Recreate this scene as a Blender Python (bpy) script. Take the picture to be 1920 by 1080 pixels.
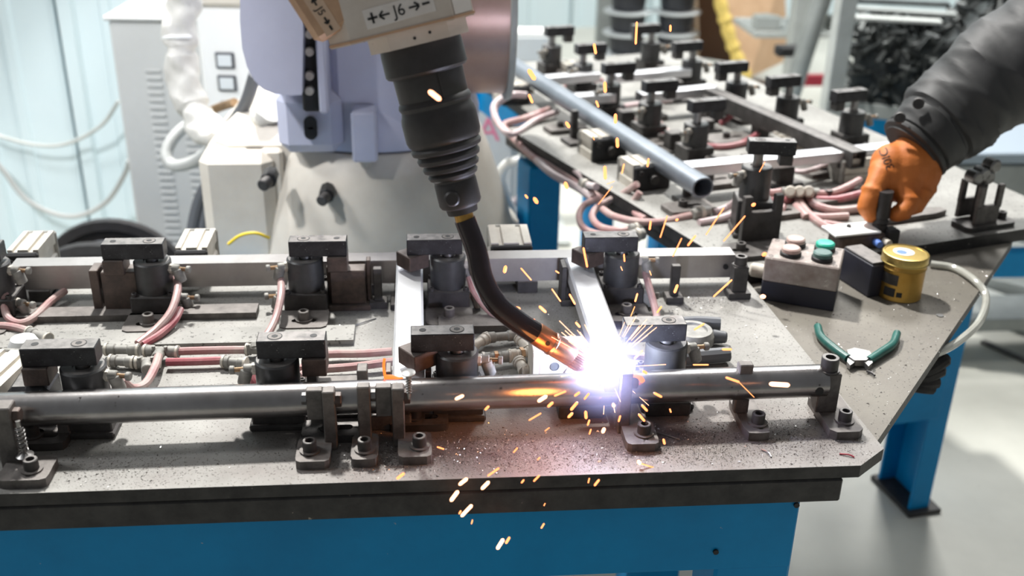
import bpy, bmesh, math, random
from mathutils import Vector as V, Matrix as M
random.seed(7)
PI = math.pi
scene = bpy.context.scene
for o in list(bpy.data.objects): bpy.data.objects.remove(o)
COL = scene.collection

# ------------------------------------------------------------------ camera, world, lights, exposure
T = 0.80                                    # height of the fixture plate's top face
F = 1990.0; CX, CY = 960.0, 540.0
CAM = V((0, 0, T + 0.68))
_dn = V((872 - CX, 4790 - CY, F)).normalized()
_yv = V((776 - CX, -430 - CY, F)); _yv = (_yv - _dn * _yv.dot(_dn)).normalized()
_up = -_dn; _xv = _yv.cross(_up)
RW = M((_xv, _yv, _up))                     # world = RW @ (right, down, forward)
def ray(px, py): return RW @ V((px - CX, py - CY, F))
def at(px, py, z=T):
    d = ray(px, py); return CAM + d * ((z - CAM.z) / d.z)
def aty(px, py, y):
    d = ray(px, py); return CAM + d * (y / d.y)
def dep(px, py, dd): return CAM + ray(px, py) * (dd / F)

cam = bpy.data.cameras.new('camera'); cob = bpy.data.objects.new('camera', cam); COL.objects.link(cob)
rt, dw, fw = [V((RW[0][i], RW[1][i], RW[2][i])) for i in range(3)]
cob.matrix_world = M(((rt.x, -dw.x, -fw.x, CAM.x), (rt.y, -dw.y, -fw.y, CAM.y), (rt.z, -dw.z, -fw.z, CAM.z), (0, 0, 0, 1)))
cam.sensor_width = 36; cam.lens = F / 1920 * 36; cam.clip_start = 0.02; cam.clip_end = 60
cam.dof.use_dof = True; cam.dof.focus_distance = 1.30; cam.dof.aperture_fstop = 3.6
scene.camera = cob

w = bpy.data.worlds.new('workshop_air'); scene.world = w; w.use_nodes = True
bg = w.node_tree.nodes['Background']; bg.inputs[0].default_value = (0.93, 0.97, 1.0, 1); bg.inputs[1].default_value = 0.15
def area(name, loc, target, size, power, col=(1, 1, 1), sizey=None):
    l = bpy.data.lights.new(name, 'AREA'); l.energy = power; l.color = col; l.size = size
    if sizey: l.shape = 'RECTANGLE'; l.size_y = sizey
    o = bpy.data.objects.new(name, l); COL.objects.link(o); o.location = loc
    o.rotation_euler = (V(target) - V(loc)).to_track_quat('-Z', 'Y').to_euler(); return o
area('hall_lamp_key', (-0.50, 3.05, 3.9), (0.2, 1.2, T), 0.20, 185, (1, 0.98, 0.94))
area('hall_lamp_left', (-2.3, 1.5, 3.2), (-1.0, 3.0, 0.7), 0.5, 34, (0.98, 0.99, 1.0))
sp = bpy.data.lights.new('added_spot', 'SPOT'); sp.energy = 200; sp.color = (0.99, 0.99, 1.0); sp.spot_size = math.radians(33); sp.spot_blend = 0.25; sp.shadow_soft_size = 0.09
so = bpy.data.objects.new('added_spot', sp); COL.objects.link(so); so.location = (-1.5, 0.6, 3.0); so.rotation_euler = (V((-0.74, 2.42, 0.74)) - V(so.location)).to_track_quat('-Z', 'Y').to_euler()  # added spot; its cone edge draws the light border on the robot base
area('hall_lamp_far', (2.2, 4.9, 4.4), (1.8, 5.0, 0), 2.0, 185, (1, 0.99, 0.97), 0.8)
area('added_sheen_panel', (0.2, 7.0, 4.3), (0.2, 1.2, T), 5.0, 55, (0.96, 0.98, 1.0), 1.2)  # light panel added to give grazing reflections on the flat steel tops
area('hall_lamp_right', (2.8, 2.4, 4.0), (2.0, 2.6, 0), 0.6, 15, (1, 0.99, 0.93))
vs = scene.view_settings
vs.view_transform = 'Standard'; vs.look = 'None'; vs.gamma = 1; vs.use_curve_mapping = False; vs.exposure = 0.45

# ------------------------------------------------------------------ materials
MAT = {}
def mat(name, col, rough=0.5, metal=0.0, var=0.0, scale=40.0, col2=None, bump=0.0, bscale=None, emit=None, estr=0, spec=0.5,
        speck=None, speckscale=300.0, speckcut=0.7, alpha=None, detail=6.0, trans=0.0, dust=0.0, dust_sheen_col=(0.30, 0.28, 0.265), soot=False):
    if name in MAT: return MAT[name]
    m = bpy.data.materials.new(name); m.use_nodes = True; nt = m.node_tree; b = nt.nodes['Principled BSDF']
    b.inputs['Roughness'].default_value = rough; b.inputs['Metallic'].default_value = metal
    b.inputs['Specular IOR Level'].default_value = spec
    c1 = tuple(col) + (1,)
    b.inputs['Base Color'].default_value = c1
    tc = nt.nodes.new('ShaderNodeTexCoord')
    out = None
    if var or col2:
        n = nt.nodes.new('ShaderNodeTexNoise'); n.inputs['Scale'].default_value = scale; n.inputs['Detail'].default_value = detail
        n.inputs['Roughness'].default_value = 0.65
        nt.links.new(tc.outputs['Object'], n.inputs['Vector'])
        r = nt.nodes.new('ShaderNodeValToRGB'); r.color_ramp.elements[0].position = 0.35; r.color_ramp.elements[1].position = 0.68
        c2 = tuple(col2) + (1,) if col2 else tuple(max(0, c * (1 - var)) for c in col) + (1,)
        r.color_ramp.elements[0].color = c2; r.color_ramp.elements[1].color = c1
        nt.links.new(n.outputs['Fac'], r.inputs['Fac']); out = r.outputs['Color']
    if speck:
        n2 = nt.nodes.new('ShaderNodeTexNoise'); n2.inputs['Scale'].default_value = speckscale; n2.inputs['Detail'].default_value = 3
        nt.links.new(tc.outputs['Object'], n2.inputs['Vector'])
        r2 = nt.nodes.new('ShaderNodeValToRGB'); r2.color_ramp.elements[0].position = speckcut; r2.color_ramp.elements[1].position = speckcut + 0.04
        nt.links.new(n2.outputs['Fac'], r2.inputs['Fac'])
        mx = nt.nodes.new('ShaderNodeMix'); mx.data_type = 'RGBA'
        nt.links.new(r2.outputs['Color'], mx.inputs['Factor'])
        if out: nt.links.new(out, mx.inputs[6])
        else: mx.inputs[6].default_value = c1
        mx.inputs[7].default_value = tuple(speck) + (1,); out = mx.outputs[2]
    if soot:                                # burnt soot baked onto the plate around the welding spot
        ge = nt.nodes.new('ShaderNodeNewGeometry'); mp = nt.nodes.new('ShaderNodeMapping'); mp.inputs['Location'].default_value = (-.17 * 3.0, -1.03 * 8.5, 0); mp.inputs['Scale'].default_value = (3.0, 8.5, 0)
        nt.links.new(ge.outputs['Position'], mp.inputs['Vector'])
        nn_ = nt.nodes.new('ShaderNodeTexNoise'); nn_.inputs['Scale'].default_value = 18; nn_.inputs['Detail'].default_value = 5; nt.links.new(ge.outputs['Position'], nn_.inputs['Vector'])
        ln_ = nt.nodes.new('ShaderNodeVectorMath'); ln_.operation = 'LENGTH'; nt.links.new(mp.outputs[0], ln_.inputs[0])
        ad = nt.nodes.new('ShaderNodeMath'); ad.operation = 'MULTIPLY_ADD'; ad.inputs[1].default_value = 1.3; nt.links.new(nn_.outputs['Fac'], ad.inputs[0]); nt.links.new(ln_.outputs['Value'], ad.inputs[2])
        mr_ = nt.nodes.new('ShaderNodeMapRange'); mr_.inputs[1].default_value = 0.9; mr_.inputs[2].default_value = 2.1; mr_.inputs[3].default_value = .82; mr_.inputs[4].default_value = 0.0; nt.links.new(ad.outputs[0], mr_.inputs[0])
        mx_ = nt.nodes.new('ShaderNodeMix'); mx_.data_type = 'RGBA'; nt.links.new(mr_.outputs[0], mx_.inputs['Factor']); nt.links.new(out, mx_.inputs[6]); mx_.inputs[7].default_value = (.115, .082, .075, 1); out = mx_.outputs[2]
    if dust:                                # faces that look up: dust, plus the ceiling's reflection as paler colour
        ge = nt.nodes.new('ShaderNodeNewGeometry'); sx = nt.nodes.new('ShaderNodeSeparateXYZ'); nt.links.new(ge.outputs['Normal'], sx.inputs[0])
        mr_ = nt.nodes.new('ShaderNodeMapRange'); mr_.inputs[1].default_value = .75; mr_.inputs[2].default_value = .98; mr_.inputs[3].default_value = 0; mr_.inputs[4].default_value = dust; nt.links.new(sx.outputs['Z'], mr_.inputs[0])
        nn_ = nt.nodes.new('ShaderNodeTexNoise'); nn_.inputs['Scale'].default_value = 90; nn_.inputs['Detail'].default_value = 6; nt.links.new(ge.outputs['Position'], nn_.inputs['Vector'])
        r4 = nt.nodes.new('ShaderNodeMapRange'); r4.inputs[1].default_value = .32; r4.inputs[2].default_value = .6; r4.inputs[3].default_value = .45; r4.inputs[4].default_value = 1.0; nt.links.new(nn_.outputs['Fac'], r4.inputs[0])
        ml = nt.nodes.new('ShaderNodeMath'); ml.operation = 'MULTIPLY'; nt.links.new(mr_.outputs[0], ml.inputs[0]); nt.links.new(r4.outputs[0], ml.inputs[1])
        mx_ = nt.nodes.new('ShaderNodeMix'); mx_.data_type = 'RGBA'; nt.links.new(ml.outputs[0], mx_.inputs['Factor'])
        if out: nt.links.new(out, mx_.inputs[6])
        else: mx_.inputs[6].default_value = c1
        mx_.inputs[7].default_value = tuple(dust_sheen_col) + (1,); out = mx_.outputs[2]
    if out: nt.links.new(out, b.inputs['Base Color'])
    if bump:
        n3 = nt.nodes.new('ShaderNodeTexNoise'); n3.inputs['Scale'].default_value = bscale or scale * 3; n3.inputs['Detail'].default_value = 4
        nt.links.new(tc.outputs['Object'], n3.inputs['Vector'])
        bp = nt.nodes.new('ShaderNodeBump'); bp.inputs['Strength'].default_value = bump; bp.inputs['Distance'].default_value = 0.002
        nt.links.new(n3.outputs['Fac'], bp.inputs['Height']); nt.links.new(bp.outputs['Normal'], b.inputs['Normal'])
    if emit:
        b.inputs['Emission Color'].default_value = tuple(emit) + (1,); b.inputs['Emission Strength'].default_value = estr
    if alpha is not None: b.inputs['Alpha'].default_value = alpha
    if trans: b.inputs['Transmission Weight'].default_value = trans
    MAT[name] = m; return m
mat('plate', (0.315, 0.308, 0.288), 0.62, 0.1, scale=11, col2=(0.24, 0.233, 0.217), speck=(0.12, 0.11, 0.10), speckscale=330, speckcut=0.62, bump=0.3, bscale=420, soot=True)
mat('plate_rear', (0.31, 0.305, 0.285), 0.6, 0.1, scale=11, col2=(0.22, 0.215, 0.20), speck=(0.1, 0.095, 0.09), speckscale=200, speckcut=0.62, bump=0.2, bscale=300)
mat('slab', (0.195, 0.18, 0.152), 0.62, 0.1, scale=9, col2=(0.155, 0.14, 0.12), speck=(0.10, 0.09, 0.08), speckscale=150, speckcut=0.66, bump=0.2, bscale=260)
mat('edge', (0.055, 0.052, 0.05), 0.55, 0.3, scale=30, col2=(0.022, 0.021, 0.021), speck=(0.3, 0.27, 0.22), speckscale=120, speckcut=0.73, bump=0.3)
mat('blue', (0.002, 0.275, 0.60), 0.42, 0, spec=0.2, scale=5, col2=(0.002, 0.22, 0.49), speck=(0.55, 0.5, 0.42), speckscale=75, speckcut=0.765, bump=0.08, bscale=60)
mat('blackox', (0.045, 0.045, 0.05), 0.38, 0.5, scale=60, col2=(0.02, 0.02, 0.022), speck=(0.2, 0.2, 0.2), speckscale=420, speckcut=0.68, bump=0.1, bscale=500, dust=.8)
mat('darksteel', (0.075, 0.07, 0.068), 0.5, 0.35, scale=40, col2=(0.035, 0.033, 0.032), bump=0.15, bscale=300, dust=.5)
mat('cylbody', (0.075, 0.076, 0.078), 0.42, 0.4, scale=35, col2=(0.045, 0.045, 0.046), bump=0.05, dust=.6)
mat('dustysteel', (0.17, 0.155, 0.145), 0.6, 0.3, scale=45, col2=(0.075, 0.068, 0.064), bump=0.2, bscale=300, dust=.5, dust_sheen_col=(.24, .22, .205))
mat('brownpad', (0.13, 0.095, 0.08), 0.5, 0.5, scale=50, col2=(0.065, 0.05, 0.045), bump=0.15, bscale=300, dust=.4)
mat('brightsteel', (0.55, 0.55, 0.56), 0.3, 0.95, scale=20, col2=(0.42, 0.41, 0.41), bump=0.04, bscale=200)
mat('pipe', (0.42, 0.41, 0.41), 0.27, 0.95, scale=12, col2=(0.27, 0.255, 0.25), speck=(0.10, 0.09, 0.085), speckscale=150, speckcut=0.70, bump=0.05, bscale=160)
mat('tubesteel', (0.46, 0.44, 0.43), 0.38, 0.8, scale=10, col2=(0.33, 0.31, 0.30), bump=0.05, bscale=150)
mat('greytube', (0.30, 0.33, 0.37), 0.38, 0.7, scale=10, col2=(0.22, 0.24, 0.27))
mat('flatbar', (0.80, 0.81, 0.83), 0.42, 0.55, scale=14, col2=(0.68, 0.68, 0.70), bump=0.04, bscale=150)
mat('zinc', (0.30, 0.30, 0.30), 0.36, 0.85, scale=60, col2=(0.22, 0.21, 0.2))
mat('black', (0.012, 0.012, 0.013), 0.6)
mat('rubber', (0.033, 0.03, 0.031), 0.5, 0, scale=60, col2=(0.022, 0.02, 0.02), bump=0.06, bscale=120)
mat('hose', (0.47, 0.37, 0.34), 0.45, 0, scale=25, col2=(0.38, 0.19, 0.19), bump=0.05)
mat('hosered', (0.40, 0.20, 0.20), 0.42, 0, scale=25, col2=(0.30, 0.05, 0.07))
mat('hosegrey', (0.62, 0.57, 0.56), 0.5, 0, scale=12, col2=(0.50, 0.36, 0.37))
mat('fitting', (0.34, 0.33, 0.30), 0.55, 0.05, scale=70, col2=(0.20, 0.195, 0.18), bump=0.1)
mat('fitcream', (0.62, 0.58, 0.50), 0.5, 0.05, scale=70, col2=(0.45, 0.41, 0.36))
mat('brassfit', (0.50, 0.34, 0.20), 0.35, 0.9, scale=50, col2=(0.33, 0.2, 0.12))
mat('alu', (0.64, 0.61, 0.55), 0.42, 0.45, scale=30, col2=(0.50, 0.46, 0.40))
mat('goldalu', (0.42, 0.29, 0.18), 0.45, 0.5, scale=30, col2=(0.28, 0.18, 0.1))
mat('cream', (0.70, 0.66, 0.58), 0.45, 0, scale=6, col2=(0.58, 0.53, 0.46), speck=(0.4, 0.33, 0.27), speckscale=45, speckcut=0.76)
mat('wristpaint', (0.70, 0.63, 0.57), 0.4, 0, scale=16, col2=(0.60, 0.52, 0.45), speck=(0.30, 0.19, 0.15), speckscale=60, speckcut=0.72)
mat('robotwhite', (0.56, 0.58, 0.71), 0.42, 0, scale=5, col2=(0.50, 0.515, 0.64))
mat('tan', (0.60, 0.38, 0.24), 0.5, 0, scale=25, col2=(0.48, 0.29, 0.18))
mat('labelwhite', (0.80, 0.76, 0.73), 0.5, 0, scale=25, col2=(0.72, 0.66, 0.62))
mat('labeltan', (0.66, 0.47, 0.34), 0.5)
mat('ink', (0.01, 0.01, 0.01), 0.6)
mat('pinkink', (0.75, 0.22, 0.33), 0.6)
mat('copper', (0.62, 0.28, 0.14), 0.28, 0.95, scale=30, col2=(0.5, 0.2, 0.1))
mat('spoolwire', (0.60, 0.42, 0.36), 0.35, 0.5, scale=8, col2=(0.50, 0.33, 0.27))
mat('nozzle', (0.72, 0.48, 0.40), 0.28, 0.95, scale=60, col2=(0.5, 0.3, 0.25))
mat('brass', (0.62, 0.38, 0.10), 0.32, 0.9, scale=60, col2=(0.4, 0.22, 0.06))
mat('neck', (0.03, 0.022, 0.024), 0.13, 0.3, scale=20, col2=(0.018, 0.015, 0.017))
mat('wall', (0.66, 0.77, 0.80), 0.6, 0, scale=1.5, col2=(0.62, 0.74, 0.78))
mat('wallbolt', (0.4, 0.45, 0.48), 0.5)
mat('cabinet', (0.60, 0.61, 0.60), 0.5, 0, scale=3, col2=(0.55, 0.56, 0.55))
mat('whitepaint', (0.80, 0.81, 0.80), 0.45)
mat('concrete', (0.53, 0.53, 0.475), 0.5, 0, scale=2.2, col2=(0.43, 0.43, 0.385), speck=(0.3, 0.28, 0.26), speckscale=60, speckcut=0.72, bump=0.06, bscale=40)
mat('greysteel', (0.34, 0.36, 0.35), 0.5, 0.3, scale=12, col2=(0.26, 0.28, 0.27))
mat('palesteel', (0.50, 0.52, 0.50), 0.5, 0.2, scale=12, col2=(0.42, 0.44, 0.42))
mat('cardboard', (0.62, 0.42, 0.26), 0.8, 0, scale=10, col2=(0.54, 0.35, 0.21))
mat('cardboardshade', (0.20, 0.12, 0.08), 0.85)  # cardboard with the shade inside the box put into its colour
mat('foam', (0.85, 0.68, 0.22), 0.9, 0, scale=60, col2=(0.72, 0.5, 0.12), bump=0.5, bscale=70)
mat('binblack', (0.02, 0.022, 0.03), 0.45)
mat('plastic', (0.66, 0.70, 0.72), 0.35)
mat('scrap', (0.075, 0.082, 0.08), 0.42, 0.6, scale=12, col2=(0.02, 0.022, 0.022))
mat('redpaint', (0.30, 0.02, 0.035), 0.5)
mat('yellow', (0.80, 0.58, 0.03), 0.5)
mat('jacket', (0.038, 0.039, 0.039), 0.6, 0, scale=12, col2=(0.027, 0.027, 0.028), bump=0.25, bscale=40)
mat('glove', (0.60, 0.185, 0.035), 0.6, 0, scale=25, col2=(0.50, 0.135, 0.02), bump=0.2, bscale=220)
mat('darkglove', (0.045, 0.04, 0.037), 0.75, 0, scale=40, col2=(0.02, 0.018, 0.017))
mat('sock', (0.66, 0.65, 0.61), 0.6, 0, scale=14, col2=(0.52, 0.51, 0.48), bump=0.8, bscale=22)
mat('greycable', (0.40, 0.41, 0.40), 0.45)
mat('darkcable', (0.10, 0.105, 0.115), 0.45)
mat('clearhose', (0.62, 0.62, 0.56), 0.2, 0, scale=30, col2=(0.5, 0.5, 0.45), trans=0.25)
mat('boxgrey', (0.40, 0.36, 0.33), 0.6, 0, scale=45, col2=(0.25, 0.20, 0.18), speck=(0.5, 0.46, 0.42), speckscale=120, speckcut=0.66)
mat('boxbase', (0.018, 0.019, 0.032), 0.5)
mat('buttonpink', (0.52, 0.40, 0.36), 0.4, 0, scale=60, col2=(0.42, 0.28, 0.25))
mat('buttongreen', (0.02, 0.40, 0.28), 0.35)
mat('buttondim', (0.10, 0.17, 0.16), 0.5, 0, scale=60, col2=(0.05, 0.12, 0.10))
mat('gold', (0.60, 0.38, 0.10), 0.33, 0.85, scale=14, col2=(0.48, 0.28, 0.06))
mat('goldlid', (0.62, 0.47, 0.16), 0.3, 0.9, scale=30, col2=(0.45, 0.32, 0.1))
mat('blueprint', (0.10, 0.2, 0.55), 0.5)
mat('paleprint', (0.62, 0.62, 0.60), 0.5)
mat('redprint', (0.5, 0.04, 0.03), 0.5)
mat('greengrip', (0.025, 0.14, 0.115), 0.38, 0, scale=30, col2=(0.012, 0.07, 0.06))
mat('spark', (0.0, 0.0, 0.0), 0.6, emit=(1.0, 0.26, 0.085), estr=2.4)
mat('hotspark', (0.0, 0.0, 0.0), 0.6, emit=(1.0, 0.42, 0.22), estr=3.4)
mat('ember', (0.0, 0.0, 0.0), 0.6, emit=(1.0, 0.14, 0.02), estr=1.8)
mat('arc', (0.0, 0.0, 0.0), 0.6, emit=(0.80, 0.88, 1.0), estr=160)
mat('chip', (0.85, 0.84, 0.80), 0.25, 0.5)
mat('chipdark', (0.085, 0.072, 0.066), 0.7)
mat('bluetop', (0.32, 0.38, 0.44), 0.45, 0.2)

# ------------------------------------------------------------------ mesh builder
def catmull(pts, n=6):
    pts = [V(p) for p in pts]
    if len(pts) < 3: return pts
    P = [pts[0] * 2 - pts[1]] + pts + [pts[-1] * 2 - pts[-2]]
    out = []
    for i in range(1, len(P) - 2):
        for k in range(n):
            t = k / n; a, b, c, d = P[i - 1], P[i], P[i + 1], P[i + 2]
            out.append(0.5 * ((2 * b) + (c - a) * t + (2 * a - 5 * b + 4 * c - d) * t * t + (3 * b - a - 3 * c + d) * t ** 3))
    out.append(pts[-1]); return out
def basis(ax, hint=None):
    ax = V(ax).normalized(); h = V(hint) if hint else (V((0, 0, 1)) if abs(ax.z) < 0.9 else V((1, 0, 0)))
    x = h.cross(ax)
    if x.length < 1e-6: x = V((0, 1, 0)).cross(ax)
    x.normalize(); y = ax.cross(x); return x, y, ax
class MB:
    def __init__(s): s.v = []; s.f = []
    def add(s, vs, fs, mtx=None):
        n = len(s.v)
        s.v += [tuple(mtx @ V(p)) if mtx else tuple(p) for p in vs]
        s.f += [tuple(i + n for i in f) for f in fs]; return s
    def box(s, c, d, bev=0.0008, rz=0, mtx=None):
        hx, hy, hz = d[0] / 2, d[1] / 2, d[2] / 2; b = min(bev, hx * .6, hy * .6, hz * .6)
        bm = bmesh.new(); bmesh.ops.create_cube(bm, size=1)
        for v in bm.verts: v.co = (v.co.x * d[0], v.co.y * d[1], v.co.z * d[2])
        if b > 0: bmesh.ops.bevel(bm, geom=list(bm.edges), offset=b, segments=1, affect='EDGES')
        bm.verts.index_update()
        mm = M.Translation(V(c)) @ M.Rotation(rz, 4, 'Z')
        if mtx: mm = mtx @ mm
        s.add([v.co.copy() for v in bm.verts], [[v.index for v in f.verts] for f in bm.faces], mm); bm.free(); return s
    def lathe(s, p0, ax, prof, seg=20, hint=None, ph=0.0):
        x, y, z = basis(ax, hint); p0 = V(p0); vs = []; fs = []; n = len(prof)
        for r, h in prof:
            for k in range(seg):
                a = 2 * PI * k / seg + ph; vs.append(p0 + z * h + (x * math.cos(a) + y * math.sin(a)) * max(r, 1e-5))
        for i in range(n - 1):
            for k in range(seg):
                k2 = (k + 1) % seg; fs.append((i * seg + k, i * seg + k2, (i + 1) * seg + k2, (i + 1) * seg + k))
        fs.append(tuple(reversed(range(seg)))); fs.append(tuple((n - 1) * seg + k for k in range(seg)))
        return s.add(vs, fs)
    def cyl(s, p0, p1, r, r2=None, seg=16, bev=0.0):
        p0 = V(p0); p1 = V(p1); L = (p1 - p0).length; r2 = r if r2 is None else r2
        pr = [(r, 0), (r2, L)] if bev <= 0 else [(r - bev, 0), (r, bev), (r2, L - bev), (r2 - bev, L)]
        return s.lathe(p0, p1 - p0, pr, seg)
    def tube(s, pts, r, seg=8, n=6, smooth=True, rad=None, squash=1.0):
        P = catmull(pts, n) if smooth else [V(p) for p in pts]
        vs = []; fs = []; m = len(P); x = None
        for i, p in enumerate(P):
            t = (P[min(i + 1, m - 1)] - P[max(i - 1, 0)]).normalized()
            if x is None: x, y, _ = basis(t)
            else:
                x = (x - t * x.dot(t)).normalized(); y = t.cross(x)
            rr = r if rad is None else rad(i / (m - 1))
            for k in range(seg):
                a = 2 * PI * k / seg; vs.append(p + x * math.cos(a) * rr + y * math.sin(a) * rr * squash)
        for i in range(m - 1):
            for k in range(seg):
                k2 = (k + 1) % seg; fs.append((i * seg + k, i * seg + k2, (i + 1) * seg + k2, (i + 1) * seg + k))
        fs.append(tuple(reversed(range(seg)))); fs.append(tuple((m - 1) * seg + k for k in range(seg)))
        return s.add(vs, fs)
    def prism(s, poly, z0, z1, mtx=None):
        n = len(poly); vs = [(p[0], p[1], z0) for p in poly] + [(p[0], p[1], z1) for p in poly]
        fs = [tuple(reversed(range(n))), tuple(range(n, 2 * n))] + [(i, (i + 1) % n, n + (i + 1) % n, n + i) for i in range(n)]
        return s.add(vs, fs, mtx)
    def slotplate(s, w, d, h, c=(0, 0, 0), sl=0.03, sr=0.005, along='y', off=(0, 0), rz=0, cham=0.004, mtx=None):
        # plate with an oblong through slot; c = centre of the underside
        N = 32; inn = []; outp = []
        for k in range(N):
            a = 2 * PI * (k + .5) / N; ca, sa = math.cos(a), math.sin(a)
            e = max(0, sl / 2 - sr)
            p = (sr * ca + (e if ca > 0 else -e), sr * sa) if along == 'x' else (sr * ca, sr * sa + (e if sa > 0 else -e))
            inn.append((p[0] + off[0], p[1] + off[1]))
            t = min((w / 2) / max(abs(ca), 1e-6), (d / 2) / max(abs(sa), 1e-6)); q = [t * ca, t * sa]
            ex = abs(q[0]) + abs(q[1]) - (w / 2 + d / 2 - cham)
            if ex > 0: q[0] -= math.copysign(ex / 2, q[0]); q[1] -= math.copysign(ex / 2, q[1])
            outp.append(tuple(q))
        vs = [(p[0], p[1], z) for z in (0, h) for p in outp] + [(p[0], p[1], z) for z in (0, h) for p in inn]; fs = []
        for k in range(N):
            j = (k + 1) % N
            fs += [(k, j, N + j, N + k), (2 * N + j, 2 * N + k, 3 * N + k, 3 * N + j), (N + k, N + j, 3 * N + j, 3 * N + k), (j, k, 2 * N + k, 2 * N + j)]
        mm = M.Translation(V(c)) @ M.Rotation(rz, 4, 'Z')
        return s.add(vs, fs, mtx @ mm if mtx else mm)
    def sphere(s, c, r, seg=14, rings=8, sc=(1, 1, 1)):
        vs = []; fs = []
        for i in range(rings + 1):
            th = PI * i / rings
            for k in range(seg):
                a = 2 * PI * k / seg
                vs.append((c[0] + r * sc[0] * math.sin(th) * math.cos(a), c[1] + r * sc[1] * math.sin(th) * math.sin(a), c[2] + r * sc[2] * math.cos(th)))
        for i in range(rings):
            for k in range(seg):
                k2 = (k + 1) % seg; fs.append((i * seg + k, (i + 1) * seg + k, (i + 1) * seg + k2, i * seg + k2))
        return s.add(vs, fs)
    def mesh(s, name, off=None):
        me = bpy.data.meshes.new(name)
        vs = s.v if off is None else [(p[0] - off[0], p[1] - off[1], p[2] - off[2]) for p in s.v]
        me.from_pydata(vs, [], s.f)
        bm = bmesh.new(); bm.from_mesh(me); bmesh.ops.remove_doubles(bm, verts=bm.verts, dist=2e-5)
        bmesh.ops.recalc_face_normals(bm, faces=bm.faces); bm.to_mesh(me); bm.free()
        me.polygons.foreach_set('use_smooth', [True] * len(me.polygons)); me.set_sharp_from_angle(angle=math.radians(32)); return me
    def build(s, name, m, parent=None, world=True):
        """one mesh object; world=True: the vertices are in world space and the parent thing only has a location"""
        off = None
        if parent and world:
            p = parent
            while p.parent: p = p.parent
            off = p.location
        me = s.mesh(name, off)
        o = bpy.data.objects.new(name, me); COL.objects.link(o); me.materials.append(MAT[m])
        if parent: o.parent = parent
        return o
def loft(path, rf, seg=36):
    vs = []; fs = []; m = len(path); x = None
    for i, p in enumerate(path):
        tt = (path[min(i + 1, m - 1)] - path[max(i - 1, 0)]).normalized()
        if x is None: x, y, _ = basis(tt)
        else: x = (x - tt * x.dot(tt)).normalized(); y = tt.cross(x)
        for k_ in range(seg):
            a = 2 * PI * k_ / seg; r = rf(i / (m - 1), a); vs.append(p + x * math.cos(a) * r + y * math.sin(a) * r)
    for i in range(m - 1):
        for k_ in range(seg): k2 = (k_ + 1) % seg; fs.append((i * seg + k_, i * seg + k2, (i + 1) * seg + k2, (i + 1) * seg + k_))
    fs.append(tuple(reversed(range(seg)))); fs.append(tuple((m - 1) * seg + k_ for k_ in range(seg)))
    return MB().add(vs, fs)
def dark_sides(o, m='edge', cut=.5):
    """bare dark steel on the sides of a plate whose top carries the dust"""
    o.data.materials.append(MAT[m])
    for p in o.data.polygons:
        if p.normal.z < cut: p.material_index = 1
    return o
def tag(o, label=None, cat=None, group=None, kind=None):
    if label: o['label'] = label
    if cat: o['category'] = cat
    if group: o['group'] = group
    if kind: o['kind'] = kind
    return o
def thing(name, label, cat, loc=(0, 0, 0), rz=0, group=None):
    o = bpy.data.objects.new(name, None); COL.objects.link(o); o.empty_display_size = 0.02
    o.location = loc; o.rotation_euler = (0, 0, rz); return tag(o, label, cat, group)
def solo(name, mb, m, label, cat, group=None, kind=None):
    xs = [p[0] for p in mb.v]; ys = [p[1] for p in mb.v]; zs = [p[2] for p in mb.v]
    c = V(((min(xs) + max(xs)) / 2, (min(ys) + max(ys)) / 2, min(zs)))
    me = mb.mesh(name, c); o = bpy.data.objects.new(name, me); COL.objects.link(o); me.materials.append(MAT[m]); o.location = c
    return tag(o, label, cat, group, kind)
def struct(name, mb, m, parent=None):
    o = mb.build(name, m, parent)
    if not parent: o['kind'] = 'structure'
    return o
def text(body, size, mtx, m, parent, name='lettering'):
    cu = bpy.data.curves.new('t', 'FONT'); cu.body = body; cu.size = size; cu.align_x = 'CENTER'; cu.align_y = 'CENTER'; cu.extrude = 0.0002
    o = bpy.data.objects.new('t', cu); COL.objects.link(o); bpy.context.view_layer.update()
    me = bpy.data.meshes.new_from_object(o.evaluated_get(bpy.context.evaluated_depsgraph_get())); bpy.data.objects.remove(o)
    p = parent
    while p.parent: p = p.parent
    me.transform(M.Translation(-V(p.location)) @ mtx)
    me.materials.clear(); me.materials.append(MAT[m]); o = bpy.data.objects.new(name, me); COL.objects.link(o); o.parent = parent; return o
def frame(o, x, y, z): return M(((x.x, y.x, z.x, o.x), (x.y, y.y, z.y, o.y), (x.z, y.z, z.z, o.z), (0, 0, 0, 1)))
def cap_screw(mb, p, r=0.0078, h=0.012, ax=(0, 0, 1), seg=18):
    mb.lathe(p, ax, [(r, 0), (r, h - .0008), (r - .0008, h), (r * .58, h), (r * .52, h - .006), (0, h - .006)], seg)
def hexhead(mb, p, ax, r=0.009, h=0.007): mb.lathe(p, ax, [(r, 0), (r, h - .001), (r - .001, h)], 6)

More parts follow.
